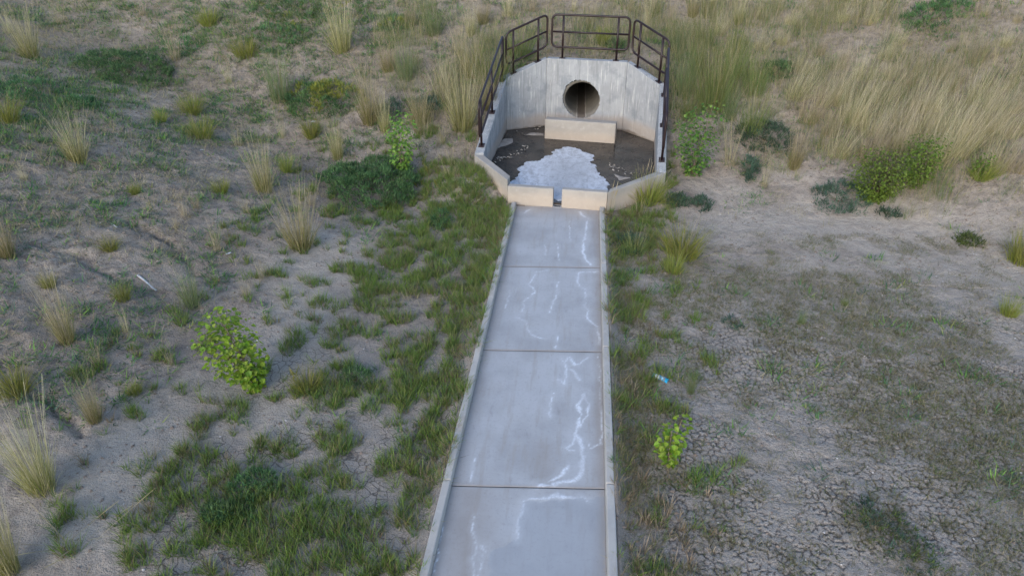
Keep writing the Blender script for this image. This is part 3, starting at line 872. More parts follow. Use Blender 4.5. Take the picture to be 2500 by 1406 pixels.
rail_panel([on(1, 0, .045, None, .60), on(1, 0, .50, None, .60), on(1, 0, .915, None, .60)], .12, .20, 'long sloping brown handrail on the left side wall of the basin')
rail_panel([on(4, 5, .13), on(4, 5, .50), on(4, 5, .88)], .16, .12, 'long sloping brown handrail on the right side wall beside a leafy sapling')

# ------------------------------------------------------------------ tall bunch grass
STRAW = [(.58, .48, .29), (.49, .40, .22), (.66, .57, .39), (.42, .35, .19)]
OLIVE = [(.22, .21, .06), (.27, .25, .08), (.18, .19, .05)]
PALES = [(.62, .52, .37), (.54, .44, .29), (.70, .61, .46)]
GREEN = [(.15, .24, .05), (.19, .28, .06), (.12, .20, .05)]
BLUEG = [(.18, .25, .11), (.21, .28, .13), (.15, .22, .095)]
YELLOW = [(.32, .34, .05), (.36, .36, .07), (.25, .29, .045)]

def clump_mesh(kind, seed, n=230):
    """unit clump: height 1, base radius about .12"""
    rng = np.random.default_rng(seed)
    s = Soup()
    def layer(n, h0, h1, rb, lean, droop, w, c0, c1, head=0, segs=4, bias=(0, 0)):
        r = rb * np.sqrt(rng.random(n)); a = rng.uniform(0, 2 * math.pi, n)
        base = np.stack([r * np.cos(a), r * np.sin(a), np.full(n, -.03)], 1)
        az = a + rng.normal(0, .5, n)
        ln = np.abs(rng.normal(lean, lean * .55, n)) * (.35 + .9 * r / rb)
        ox = np.cos(az) * ln + bias[0]; oy = np.sin(az) * ln + bias[1]
        V, F, C = blades(rng, base, rng.uniform(h0, h1, n), np.arctan2(oy, ox), np.hypot(ox, oy), np.abs(rng.normal(droop, droop * .6, n)), np.full(n, w) * rng.uniform(.7, 1.3, n), pick(rng, c0, n), pick(rng, c1, n), segs, head)
        s.add(V, F, C)
    if kind == 'straw':
        layer(int(n * .5), .25, .65, .12, .22, .16, .0060, OLIVE + YELLOW[:1] + STRAW[1:2], OLIVE + STRAW)
        layer(int(n * .5), .4, 1.1, .13, .14, .08, .0046, OLIVE + STRAW[:2], STRAW, .35, 4, (.02, .0))
        layer(int(n * .2), .12, .3, .15, .55, .35, .006, STRAW, STRAW)
    elif kind == 'lean':
        layer(int(n * .4), .2, .7, .24, .2, .15, .0054, OLIVE[:1] + STRAW[:2] + YELLOW[:1], PALES + STRAW[:1], 0, 4, (.10, .02))
        layer(int(n * .4), .35, 1.15, .25, .13, .10, .0044, STRAW + OLIVE[:1], PALES, .4, 4, (.15, .03))
        layer(int(n * .25), .12, .35, .22, .5, .35, .006, STRAW, STRAW)
    elif kind == 'green':
        layer(int(n * .6), .25, .85, .22, .2, .14, .0062, GREEN + BLUEG, GREEN + OLIVE)
        layer(int(n * .3), .45, 1.1, .18, .14, .08, .0048, GREEN + OLIVE, OLIVE + STRAW[:2], .3)
        layer(int(n * .2), .12, .35, .2, .6, .3, .006, STRAW, STRAW)
    elif kind == 'blue':
        layer(int(n * .5), .25, .9, .17, .17, .1, .0058, BLUEG, BLUEG + OLIVE)
        layer(int(n * .3), .45, 1.1, .14, .13, .07, .0046, BLUEG + OLIVE[:1], BLUEG + STRAW[:1], .3)
        layer(int(n * .25), .12, .4, .18, .6, .3, .006, STRAW + OLIVE, STRAW)
    elif kind == 'yellow':
        layer(int(n * .7), .4, .95, .24, .28, .2, .011, YELLOW + GREEN[1:2], YELLOW + OLIVE)
        layer(int(n * .3), .5, 1.05, .2, .2, .12, .009, OLIVE, YELLOW + STRAW[:1])
    elif kind == 'sparse':
        layer(int(n * .22), .55, 1.1, .10, .14, .08, .0052, STRAW, STRAW, .6)
        layer(int(n * .35), .15, .45, .16, .5, .3, .0065, OLIVE + STRAW, STRAW + OLIVE)
    return s.mesh(kind + '_clump')
CL = {}
for ki, kd in enumerate(('straw', 'lean', 'green', 'blue', 'yellow', 'sparse')):
    CL[kd] = [clump_mesh(kd, 100 + ki * 10 + v, 330) for v in range(7)]
    for m_ in CL[kd]: m_.materials.append(M_DRY)
R = random.Random(11)
_k = {}
def place_clump(x, y, h, kind, label, group, wide=1.0):
    i = _k.get(kind, 0); _k[kind] = i + 1
    nm = {'straw': 'bunchgrass_clump', 'lean': 'bunchgrass_clump', 'green': 'green_grass_clump', 'blue': 'wheatgrass_clump', 'yellow': 'yellow_grass_tuft', 'sparse': 'dry_grass_clump'}[kind]
    o = link(nm, CL[kind][i % len(CL[kind])])
    o.location = (x, y, gz(x, y) - .01)
    w = h * wide * R.uniform(.8, 1.3)
    h *= 1.15
    o.scale = (w, w, h)
    o.rotation_euler = (0, 0, R.uniform(-.5, .5) if kind == 'lean' else R.uniform(0, 6.28))
    tag(o, label, 'grass clump', group)
    return o
G_ONE = 'separate grass clumps on the left slope'
CLUMPS = [
    ((-14.15, 17.14, 1.44), 'straw', 'tall pale straw grass clump at the far top left corner'),
    ((-9.75, 12.12, 1.01), 'straw', 'narrow straw grass clump alone among low dark weeds'),
    ((-11.25, 18.84, 1.06), 'sparse', 'thin straw-coloured grass clump behind the flat dark creeping weed'),
    ((-6.46, 12.93, 1.32), 'straw', 'tall green-hearted grass clump with straw rim on bare left slope'),
    ((-5.02, 11.04, 1.34), 'straw', 'tall golden grass clump standing at the edge of pale sand'),
    ((-6.24, 10.34, 0.64), 'sparse', 'short bleached tuft of grass on the bare slope left of the golden clump'),
    ((-8.79, 8.78, 1.01), 'straw', 'olive straw grass clump cut by the frame below the slope gullies'),
    ((-6.91, 7.29, 1.12), 'straw', 'tall olive grass clump on bare soil uphill of the white stick'),
    ((-5.71, 4.96, 1.33), 'straw', 'big feathery straw grass clump beside the pale silt strip'),
    ((-5.79, 6.06, 0.84), 'straw', 'leaning golden grass clump next to the dark flat mat'),
    ((-5.39, 4.00, 1.46), 'straw', 'largest straw grass clump at the bottom left corner'),
    ((-6.37, 7.77, 0.51), 'sparse', 'small dry tuft between the white stick and the olive clump'),
    ((-5.89, 8.71, 0.79), 'blue', 'blue-green wispy grass clump downhill of the white stick'),
    ((-5.63, 15.20, 1.06), 'straw', 'yellowish grass clump beside a patch of bare sand'),
    ((-7.77, 17.39, 1.42), 'blue', 'tall green grass clump at the left edge of the yellow-topped creeping weed'),
    ((-6.71, 19.55, 1.69), 'straw', 'slender straw grass clump on the far left slope among green weeds'),
    ((-5.17, 16.55, 1.48), 'straw', 'straw grass clump just right of the yellow-topped creeping weed'),
    ((-9.58, 16.21, 0.59), 'yellow', 'small yellow-green tuft below the flat dark creeping weed'),
    ((-8.71, 14.90, 0.56), 'yellow', 'slim yellowish tuft on the slope under another small tuft'),
    ((-9.39, 19.24, 0.65), 'yellow', 'short yellow-green tuft below the dense green weeds'),
    ((-11.07, 20.72, 0.67), 'yellow', 'yellow tuft near the top edge left of the dense weeds'),
    ((-4.68, 18.43, 1.14), 'blue', 'blue-green grass clump on the slope left of the handrails'),
    ((-2.87, 16.60, 1.67), 'straw', 'tall straw grass clump close to the left side wall'),
    ((-4.25, 20.38, 0.98), 'blue', 'grey-green grass clump at the top left of the handrails'),
    ((-2.33, 18.53, 1.24), 'green', 'green grass clump brushing the left handrail'),
    ((-4.74, 16.27, 0.99), 'straw', 'light grass clump behind the slender left sapling'),
    ((-3.95, 16.65, 1.10), 'straw', 'light yellowish grass clump right of the slender left sapling'),
    ((-1.72, 19.57, 0.96), 'green', 'fresh green grass clump behind the angled left handrail'),
    ((0.51, 20.25, 0.65), 'yellow', 'yellow-green tuft seen through the level handrail panel'),
    ((2.03, 11.81, 0.75), 'yellow', 'bright yellow-green tuft with one dry stalk on the mud flat'),
    ((1.81, 11.16, 0.49), 'yellow', 'low yellow tuft in front of the brighter tuft on the mud flat'),
    ((1.57, 14.09, 0.65), 'yellow', 'yellow-green tuft against the right end of the low front wall'),
    ((7.06, 10.25, 0.41), 'yellow', 'small yellow cushion tuft near the right edge of the mud flat'),
    ((8.15, 12.09, 0.75), 'yellow', 'yellow tuft cut by the right frame edge on pale sand'),
    ((8.31, 14.43, 0.50), 'yellow', 'small leafy yellow tuft uphill of the wide sapling'),
    ((3.47, 15.63, 1.03), 'sparse', 'thin upright straw clump next to the leafy sapling by the wall'),
    ((4.87, 15.50, 1.01), 'straw', 'narrow straw clump right of the dark creeping weed'),
    ((8.50, 14.52, 1.06), 'lean', 'straw clump apart from the tall stand near a bare twig'),
    ((4.13, 14.91, 0.65), 'sparse', 'pale wiry clump with nodding heads on sandy toe of right slope'),
    ((1.70, 7.73, 0.51), 'blue', 'blue-green grass tuft near the blue wrapper'),
    ((1.16, 11.82, 0.51), 'green', 'dark green tuft in the weeds along the right curb'),
    ((4.51, 10.31, 0.19), 'green', 'tiny bright green tuft alone on the dry mud flat'),
    ((3.66, 9.67, 0.36), 'blue', 'small grey-green tuft on the dry mud flat'),
    ((-3.56, 7.26, 0.41), 'yellow', 'yellow-flowered tuft beside the leaning bright sapling'),
]
for (x, y, h), kd, lb in CLUMPS:
    place_clump(x, y, h * (.95 if y < 8 else 1), kd, lb, 'grass clumps standing apart', 1.25 if kd in ('yellow', 'green') else (.62 if y < 8.5 else .95))
LB_R = 'tall pale straw bunchgrass in the dense leaning stand on the right slope'
STAND = [(5.34, 17.96, 1.81), (5.91, 17.65, 1.60), (6.20, 17.66, 1.60), (6.46, 16.72, 1.38), (6.49, 15.62, 1.59), (6.86, 15.82, 1.59), (7.54, 15.15, 1.77), (7.81, 15.16, 1.76), (8.48, 15.50, 1.59),
         (5.87, 15.81, 0.92), (6.16, 19.68, 1.11), (3.74, 20.80, 0.85), (4.80, 20.07, 0.98), (5.33, 20.32, 1.08), (6.31, 21.53, 0.84), (7.08, 21.04, 0.82), (7.61, 20.57, 0.91), (7.58, 18.97, 1.15),
         (7.81, 17.89, 1.11), (8.55, 17.23, 1.07), (8.96, 16.65, 1.12), (9.57, 16.83, 0.69), (7.38, 16.60, 1.34), (7.66, 16.07, 1.48), (8.28, 15.98, 1.54), (8.88, 15.68, 1.17), (7.15, 17.43, 1.20), (6.98, 18.48, 1.15),
         (8.09, 16.77, 1.15), (9.10, 15.43, 1.07), (8.90, 14.39, 0.89), (6.58, 19.07, 1.08), (5.66, 18.94, 1.19), (7.99, 19.43, 0.68), (9.22, 17.85, 0.81), (9.87, 18.09, 0.71), (8.17, 18.31, 0.84), (8.92, 18.54, 0.65), (5.73, 21.21, 0.84), (9.89, 19.50, 0.65), (10.34, 18.80, 0.72), (7.23, 15.67, 1.48), (8.14, 15.24, 1.43), (6.74, 16.39, 1.36), (6.36, 16.90, 1.39),
         (5.79, 16.53, 1.12), (5.49, 17.16, 1.14), (7.79, 16.88, 1.25), (7.52, 18.26, 1.04), (8.54, 17.79, 1.00), (9.17, 16.36, 1.02), (9.44, 16.05, 0.92)]
for i, (x, y, h) in enumerate(STAND):
    lb = ('pale straw bunchgrass low in the leaning stand just uphill of the wide sapling' if y < 16.6 else
          'straw bunchgrass in the thin top row of the stand near the upper frame edge' if y > 21.2 else
          'straw bunchgrass at the right-hand end of the leaning stand by the frame edge' if x > 9.6 else LB_R)
    place_clump(x, y, h * R.uniform(.50, .85), 'lean', lb, 'tall straw grass stand on the right slope', 1.0)
LB_G = 'tall green bunchgrass growing in the strip just right of the handrails'
for x, y, h in [(2.62, 18.07, 1.39), (3.24, 17.54, 1.46), (3.46, 18.01, 1.57), (4.06, 16.71, 1.06), (2.98, 19.04, 1.12), (3.92, 18.93, 1.21), (2.51, 19.93, 0.94), (3.29, 20.17, 0.94), (2.64, 17.19, 0.89), (4.16, 20.05, 0.94), (4.36, 18.26, 1.09), (3.63, 17.26, 0.88)]:
    kd = 'green' if R.random() < .7 else 'blue'
    place_clump(x, y, h, kd, LB_G if kd == 'green' else 'grey-green wheatgrass mixed in the strip just right of the handrails', 'green grass strip right of the handrails')
LB_B = 'pale straw bunchgrass on the slope above and behind the handrails'
for x, y, h in [(-0.35, 21.90, 0.56), (1.78, 21.31, 0.76), (2.49, 21.56, 0.76), (3.09, 21.80, 0.77), (-1.56, 21.85, 0.67), (-2.94, 21.13, 0.88), (-2.27, 21.61, 0.78), (-3.43, 19.66, 1.07), (-2.96, 18.76, 1.25), (-3.56, 17.66, 1.22), (-2.36, 17.42, 1.21), (1.32, 22.05, 0.56), (4.93, 21.77, 0.76), (4.33, 21.46, 0.76), (3.72, 22.29, 0.55), (0.14, 21.25, 0.66), (-1.01, 20.80, 0.66), (-3.20, 20.48, 0.87), (-5.07, 20.95, 0.78), (-5.20, 18.76, 0.95)]:
    kd = 'straw' if R.random() < .6 else 'sparse'
    place_clump(x, y, h, kd, LB_B if kd == 'straw' else 'thin wiry dry grass on the slope above and behind the handrails', 'straw grass behind the handrails')
LB_L = 'small sparse dry grass tuft scattered on the bare brown left slope'
for x, y, h in [(-9.96, 10.92, 0.36), (-8.29, 11.48, 0.27), (-9.76, 15.14, 0.38), (-9.39, 18.01, 0.53), (-6.44, 14.10, 0.47), (-5.45, 12.81, 0.40), (-6.35, 11.79, 0.33), (-7.11, 10.64, 0.31), (-7.64, 9.56, 0.28), (-5.25, 9.82, 0.46), (-7.08, 12.35, 0.34), (-7.22, 15.92, 0.50), (-6.52, 16.00, 0.60), (-4.87, 14.39, 0.39), (-6.81, 8.45, 0.33), (-7.82, 8.30, 0.32), (-7.98, 15.10, 0.48), (-3.27, 15.95, 0.50), (-6.33, 7.01, 0.42), (-5.50, 7.33, 0.26), (-5.65, 6.67, 0.24), (-6.87, 6.21, 0.44), (-11.63, 12.89, 0.56), (-12.66, 18.43, 0.63), (-15.31, 20.15, 0.66), (-13.29, 21.08, 0.57), (-15.64, 18.44, 0.61), (-5.29, 9.27, 0.37), (-7.15, 11.48, 0.36), (-7.19, 11.10, 0.47)]:
    kd = 'sparse' if R.random() < .6 else 'yellow'
    place_clump(x, y, h, kd, LB_L if kd == 'sparse' else 'little low yellow-green tuft scattered on the bare brown left slope', 'small tufts on the left slope', 1.2)

# ------------------------------------------------------------------ low creeping weeds
def mat_weed(name, c_list, label, px, py, rx, ry, h, n, seed, yellow=0.0, shell=.55):
    leaf = .085 if py > 12 else .055
    """a low dome of many short leafy sprigs with an uneven outline"""
    rng = np.random.default_rng(seed)
    per = 12; k = max(8, n // per)
    a = rng.uniform(0, 2 * math.pi, k); q = np.sqrt(rng.random(k))
    edge = .68 + .62 * fbm(np.cos(a) * 1.5 + seed, np.sin(a) * 1.5, 1.6, 3, seed)
    x = q * edge * np.cos(a) * rx; y = q * edge * np.sin(a) * ry
    lump = fbm(x + seed, y, 3.2, 3, seed + 4)
    top = h * np.sqrt(np.clip(1 - (q * .95) ** 2, .04, 1)) * (.35 + 1.25 * lump)
    z = top * np.where(rng.random(k) < .7, rng.uniform(.75, 1.0, k), rng.uniform(.1, .8, k))
    gx, gy = px + x, py + y
    zz = smooth_ground(gx, gy) - smooth_ground(np.array([px]), np.array([py])) + z
    cs_ = pick(rng, c_list, k) * rng.uniform(.75, 1.3, (k, 1))
    if yellow > 0:
        yy = (fbm(x * 1.1, y * 1.1, 2.2, 2, seed + 8) > (1 - yellow * .85))[:, None] & (rng.random((k, 1)) < .85)
        cs_ = np.where(yy, pick(rng, YELLOW, k) * .9, cs_)
    m = k * per
    base = np.repeat(np.stack([x, y, zz], 1), per, 0) + rng.normal(0, leaf * .45, (m, 3)) * np.array([1, 1, .6])
    c = np.repeat(cs_, per, 0)
    s = Soup()
    V, F, C = blades(rng, base, rng.uniform(.5, 1.3, m) * leaf, np.repeat(a, per) + rng.normal(0, 1.3, m), rng.uniform(.1, .8, m), rng.uniform(.0, .4, m), rng.uniform(.14, .26, m) * leaf + .003, c * .9, c * 1.12, 2, 0, .25)
    s.add(V, F, C)
    root = empty(name, (px, py, gz(px, py)))
    tag(root, label, 'weed', 'low creeping weeds on the slopes')
    link('foliage', s.mesh('foliage'), M_GREEN, root)
    # a few wiry runners under the leaves
    t = Soup(); k = 26
    aa = rng.uniform(0, 2 * math.pi, k); bl = rng.uniform(.5, .95, k)
    bx = np.zeros((k, 3)); bx[:, 2] = .01
    V, F, C = blades(rng, bx, bl * min(rx, ry), aa, np.full(k, .85), np.full(k, .1), np.full(k, .012), pick(rng, [(.16, .12, .07)], k), pick(rng, [(.14, .15, .06)], k), 4)
    t.add(V, F, C); link('stem', t.mesh('stem'), M_GREEN, root)
    return root
DK = [(.075, .175, .065), (.10, .21, .075), (.06, .14, .055), (.13, .24, .085)]
DB = [(.065, .125, .08), (.09, .155, .10), (.055, .105, .07)]
LG = [(.09, .14, .035), (.075, .12, .035), (.11, .16, .04)]
for i, (e, h, n, yl, cl, lb) in enumerate([
    ((-12.05, 17.84, 1.29, 1.13), .38, 6000, 0, DK, 'flat oval dark green creeping weed on the upper left slope'),
    ((-6.59, 17.29, 1.10, 0.73), .40, 5600, .6, DK, 'creeping weed with dark front and yellow-green top'),
    ((-4.51, 13.99, 1.11, 1.14), .50, 9500, .10, DK, 'largest dark green creeping weed at the foot of the slender sapling'),
    ((4.38, 16.42, 0.70, 0.60), .26, 2200, .1, DB, 'patchy blue-green creeping weed right of the leafy sapling by the wall'),
    ((4.97, 18.86, 0.44, 0.37), .30, 1500, .1, DK, 'small dark round weed among tall straw grass'),
    ((5.58, 14.28, 0.56, 0.60), .22, 1500, 0, DB, 'dusty blue-green weed at the foot of the wide sapling'),
    ((8.91, 19.96, 0.82, 0.55), .35, 2200, .2, DK, 'dark green weed at the top of the right slope'),
    ((3.88, 15.38, 0.19, 0.39), .20, 700, 0, DB, 'small narrow dark weed on the sandy toe of the right slope'),
    ((-3.89, 17.17, 0.41, 0.38), .24, 1100, .1, DB, 'dark grey-green weed in the grass left of the side wall'),
    ((-4.81, 16.81, 0.35, 0.38), .22, 900, .1, DB, 'small dark weed in the grass behind the slender sapling'),
    ((-11.33, 14.73, 0.37, 0.54), .16, 800, .1, DK, 'small dark weed at the edge of the shaded left weed patch'),
    ((-12.59, 14.72, 0.65, 1.17), .22, 1500, .1, DK, 'dark ragged weed near the left frame edge'),
    ((-5.51, 20.72, 0.50, 0.50), .25, 1200, .2, DK, 'dark leafy weed on the far slope left of the handrails'),
    ((-8.44, 21.49, 1.72, 0.90), .22, 3200, .35, LG + DK, 'wide patch of mixed green weeds at the top of the left slope'),
    ((-8.69, 19.97, 0.94, 0.69), .20, 2000, .35, LG + DK, 'loose green weed patch below the wide weeds on the left slope'),
    ((-11.51, 19.43, 0.70, 0.60), .14, 1000, .1, DK, 'thin dark weed just right behind the flat oval weed'),
    ((0.84, 19.96, 0.29, 0.31), .2, 600, .1, DK, 'dark weed behind the right post of the level handrail'),
    ((7.53, 12.74, 0.20, 0.22), .10, 420, .1, LG, 'little green weed alone on pale sand at right'),
    ((1.09, 12.06, 0.31, 0.45), .16, 800, .1, DB, 'dusty green weed close to the right curb'),
    ((2.12, 13.99, 0.23, 0.23), .14, 500, 0, DB, 'dark green weed below the right end of the side wall'),
    ((2.65, 14.02, 0.24, 0.26), .10, 420, 0, DB, 'low dark weed on sand right of the front wall'),
    ((6.39, 13.83, 0.22, 0.20), .14, 260, 0, DB, 'open spreading grey weed below the wide sapling'),
    ((-2.74, 12.75, 0.22, 0.47), .16, 600, 0, DK, 'dark round weed in the grass left of the channel head'),
    ((-2.95, 7.53, 0.23, 0.25), .14, 800, 0, DK, 'dark leafy weed in the grass right of the leaning sapling'),
    ((-3.55, 5.46, 0.29, 0.24), .16, 1300, .05, DK, 'dark green leafy weed in the lower left grass'),
    ((-3.70, 4.99, 0.27, 0.19), .18, 1300, .05, DK, 'dark leafy weed beside the pale silt strip at lower left'),
    ((3.46, 5.64, 0.34, 0.29), .09, 520, .25, LG + DB, 'low green weed on the lower right mud flat'),
    ((3.70, 5.23, 0.30, 0.27), .08, 420, .25, LG + DB, 'green weed near the bottom edge of the mud flat'),
    ((2.59, 9.57, 0.16, 0.17), .06, 200, .1, DB, 'flat pale green weed on the middle of the mud flat'),
]):
    x, y, rx, ry = e
    mat_weed('creeping_weed', cl, lb, x, y, rx, ry, h, n, 300 + i, yl)

# ------------------------------------------------------------------ cottonwood saplings
def leaf_mesh(seed, c):
    """broad pointed leaf, folded on the midrib, about .06 long"""
    rng = np.random.default_rng(seed)
    L, Wd = .064, .031
    pts = [(0, 0, 0), (-Wd, L * .32, .006), (-Wd * .75, L * .65, .004), (0, L, -.006), (Wd * .75, L * .65, .004), (Wd, L * .32, .006), (0, L * .45, -.004)]
    V = np.array(pts); F = np.array([[0, 6, 1], [1, 6, 2], [2, 6, 3], [3, 6, 4], [4, 6, 5], [5, 6, 0]])
    return mesh_np('leaf', V, F, col=np.tile(np.array(c), (len(V), 1)), smooth=False)
def sapling(label, base, stems, crown, nleaf, cols, seed, single=True, size=1.0, lean=(0, 0)):
    """stems: heights; crown: (rx, ry, z0, z1) of the leafy part"""
    rr = random.Random(seed); rng = np.random.default_rng(seed)
    x, y = base
    root = empty('cottonwood_sapling', (x, y, gz(x, y)))
    tag(root, label, 'sapling', 'young cottonwood saplings')
    meshes = []
    for k, c in enumerate(cols):
        m_ = leaf_mesh(seed + k, c); m_.materials.append(M_GREEN); meshes.append(m_)
    rx, ry, z0, z1 = crown
    tips = []
    for k, h in enumerate(stems):
        a = 2 * math.pi * k / max(1, len(stems)) + rr.uniform(-.4, .4)
        out = rr.uniform(.25, .6) if len(stems) > 1 else .05
        path = []
        for i in range(7):
            t = i / 6
            path.append((lean[0] * h * t ** 1.3 + math.cos(a) * out * rx * t + rr.uniform(-.01, .01), lean[1] * h * t ** 1.3 + math.sin(a) * out * ry * t + rr.uniform(-.01, .01), -.03 + (h + .03) * t))
        link('stem', tube_mesh('stem', path, .011 * size, False, 6, .003), M_STEM, root)
        tips.append(path)
    soup = Soup(); twig = Soup()
    for k in range(nleaf):
        path = rr.choice(tips)
        t = rr.uniform(max(.02, z0 / max(p[2] for p in path)), 1.0)
        i = min(5, int(t * 6)); f = t * 6 - i
        p = Vector(path[i]).lerp(Vector(path[i + 1]), f)
        a = rr.uniform(0, 2 * math.pi); taper = math.sin(math.pi * min(1, max(.06, (1.04 - t) / (1.06 - z0 / z1)) ) ** .7) * .75 + .25
        r = rr.uniform(.15, 1) ** .7 * taper
        q = p + Vector((math.cos(a) * rx * r, math.sin(a) * ry * r, rr.uniform(-.05, .06)))
        sc = rr.uniform(.75, 1.35) * size
        rot = Matrix.Rotation(a - math.pi / 2 + rr.uniform(-.7, .7), 4, 'Z') @ Matrix.Rotation(rr.uniform(-1.1, .45), 4, 'X') @ Matrix.Rotation(rr.uniform(-.6, .6), 4, 'Y')
        if single and k < 300:
            o = link('leaf', rr.choice(meshes), None, root)
            o.matrix_local = Matrix.Translation(q) @ rot @ Matrix.Scale(sc, 4)
        else:
            m_ = rr.choice(meshes)
            V = np.array([tuple(q + (rot.to_3x3() @ v.co) * sc) for v in m_.vertices]); F = np.array([list(p_.vertices) for p_ in m_.polygons])
            kk = meshes.index(m_)
            soup.add(V, F, np.tile(np.array(cols[kk]), (len(V), 1)))
        if k % 3 == 0:
            d = q - p; n_ = Vector((-d.y, d.x, 0)).normalized() * .003 if d.length > 1e-4 else Vector((.003, 0, 0))
            twig.add(np.array([tuple(p - n_), tuple(p + n_), tuple(q)]), np.array([[0, 1, 2]]), np.tile(np.array([(.16, .11, .06)]), (3, 1)))
    link('twig', twig.mesh('twig'), M_GREEN, root)
    if soup.n:
        tag(link('foliage', soup.mesh('foliage'), M_GREEN, root), kind='stuff')
    return root
BRIGHT = [(.21, .35, .025), (.26, .39, .03), (.16, .28, .03), (.32, .41, .06)]
MIDG = [(.18, .32, .05), (.22, .36, .06), (.13, .26, .05), (.28, .39, .09)]
RICH = [(.09, .22, .035), (.13, .27, .04), (.07, .17, .035), (.22, .35, .07)]
WIDE = [(.15, .26, .035), (.20, .31, .045), (.11, .20, .03)]
sapling('slender upright sapling with light green leaves behind the largest creeping weed', (-3.95, 14.67), [1.5, 1.35, 1.2], (.30, .26, .08, 1.5), 700, MIDG, 41)
sapling('bright yellow-green sapling leaning left on the pale silt', (-4.23, 7.15), [1.2, 1.05, .9], (.36, .30, .05, 1.2), 950, BRIGHT, 42, size=.98, lean=(-.34, .02))
sapling('rich green bushy sapling against the right side wall', (2.59, 15.21), [1.6, 1.35, 1.2, 1.0], (.48, .40, .03, 1.6), 950, RICH, 43, size=.95)
sapling('wide two-lobed green sapling on the sandy toe of the right slope', (6.24, 14.30), [1.15, 1.0, 1.1, .8, .9], (.62, .45, .05, 1.15), 2600, WIDE, 44, single=False, size=.68)
sapling('rounded green sapling touching the right lobe of the wide sapling', (7.11, 14.52), [1.2, 1.1, 1.0], (.36, .30, .10, 1.25), 1300, WIDE, 45, single=False, size=.68)
sapling('small bright sapling at the left of a straw clump on right slope', (8.25, 14.45), [.5, .4], (.17, .15, .05, .5), 240, WIDE, 46, single=False, size=.68)
sapling('little bright yellow-green sapling alone on the cracked mud', (1.27, 6.31), [.74, .62, .5], (.16, .14, .10, .74), 190, BRIGHT, 47, size=.95)

# ------------------------------------------------------------------ short grass and litter nobody could count
def frustum_pts(rng, n, x0, x1, y0, y1):
    x = rng.uniform(x0, x1, n); y = rng.uniform(y0, y1, n)
    return x, y
def ok_ground(x, y, pad=0.0):
    ch = (x > -1.33 - pad) & (x < .585 + pad) & (y < 13.8)
    bp = np.array(BASIN_MID); c = bp.mean(0); big = [tuple(c + (p - c) * (1.06 + pad)) for p in bp]
    vis = (np.abs(x + .1 * y) < 1.0 + y * .86)
    return ~ch & ~in_poly(x, y, big) & vis

def scatter(name, label, seed, n, box, dens, h, per, w, c0, c1, lean=.35, droop=.2, rb=.05, mat=None, segs=2, head=0.0):
    rng = np.random.default_rng(seed)
    x, y = frustum_pts(rng, n, *box)
    d = dens(x, y)
    keep = ok_ground(x, y) & (rng.random(n) < d)
    x, y = x[keep], y[keep]; m = len(x)
    sc = rng.uniform(.55, 1.25, m)
    gzv = rough_ground(x, y)
    X = np.repeat(x, per); Y = np.repeat(y, per); Zv = np.repeat(gzv, per); SC = np.repeat(sc, per)
    k = m * per
    a = rng.uniform(0, 2 * math.pi, k); r = rb * np.sqrt(rng.random(k)) * SC
    base = np.stack([X + r * np.cos(a), Y + r * np.sin(a), Zv - .01], 1)
    tuftc = rng.integers(0, len(c0), m); jj = np.repeat(tuftc, per)
    mixr = rng.random(k) < .3
    i0 = np.where(mixr, rng.integers(0, len(c0), k), jj)
    C0 = np.asarray(c0)[i0]; C1 = np.asarray(c1)[np.minimum(i0, len(c1) - 1)]
    V, F, C = blades(rng, base, rng.uniform(h * .5, h * 1.15, k) * SC, a + rng.normal(0, .6, k), np.abs(rng.normal(lean, lean * .5, k)), np.abs(rng.normal(droop, droop * .5, k)), rng.uniform(.7, 1.3, k) * w, C0, C1, segs, head)
    s = Soup(); s.add(V, F, C)
    o = link(name, s.mesh(name), mat or M_DRY)
    tag(o, label, kind='stuff')
    print(name, m, 'tufts', len(F), 'tris')
    return o
def D(E_, thr, seed, f=2.2, gain=1.6):
    def fn(x, y):
        return np.clip((ell(x, y, E_) + (fbm(x, y, f, 3, seed) - .5) * 1.5 - thr) * gain, 0, 1)
    return fn
SG = [(.14, .26, .05), (.19, .32, .06), (.115, .22, .05), (.25, .28, .08), (.10, .21, .08)]
SG1 = [(.20, .34, .06), (.27, .41, .08), (.15, .28, .06), (.38, .37, .14), (.13, .27, .10)]
scatter('short_green_grass', 'short green grass along the left of the channel', 501, 29000, (-6.5, 2.2, 2.8, 16.5), lambda x, y: np.clip((ell(x, y, GREENZ) + (fbm(x, y, 1.6, 3, 61) - .5) * 1.2 + (fbm(x, y, 4.6, 2, 62) - .5) * 3.0 - .44) * 2.0, 0, 1), .20, 15, .0080, SG + SG[:2] + [(.26, .21, .11)], SG1 + SG1[:2] + [(.34, .27, .15)], .28, .2, .045)
HAY = [(.34, .27, .15), (.28, .22, .12), (.40, .33, .20), (.20, .18, .08)]
HAY1 = [(.40, .33, .20), (.34, .27, .15), (.46, .39, .25), (.26, .23, .11)]
MATC = [(.20, .16, .095), (.16, .14, .07), (.25, .20, .125), (.12, .10, .065), (.14, .17, .06)]
MATC1 = [(.27, .225, .14), (.20, .18, .10), (.34, .285, .185), (.165, .145, .09), (.17, .21, .08)]
scatter('dry_matted_grass', 'thin brownish dry grass matted over the right mud flat', 502, 42000, (.6, 10, 2.6, 13), lambda x, y: np.clip((ell(x, y, DRYZ) * .95 + (fbm(x, y, 1.6, 4, 63) - .5) * 1.5 + (fbm(x, y, 6, 2, 64) - .5) * 1.2 + .06) * 1.4, 0.03, 1), .10, 11, .007, MATC, MATC1, .5, .3, .07, segs=1)
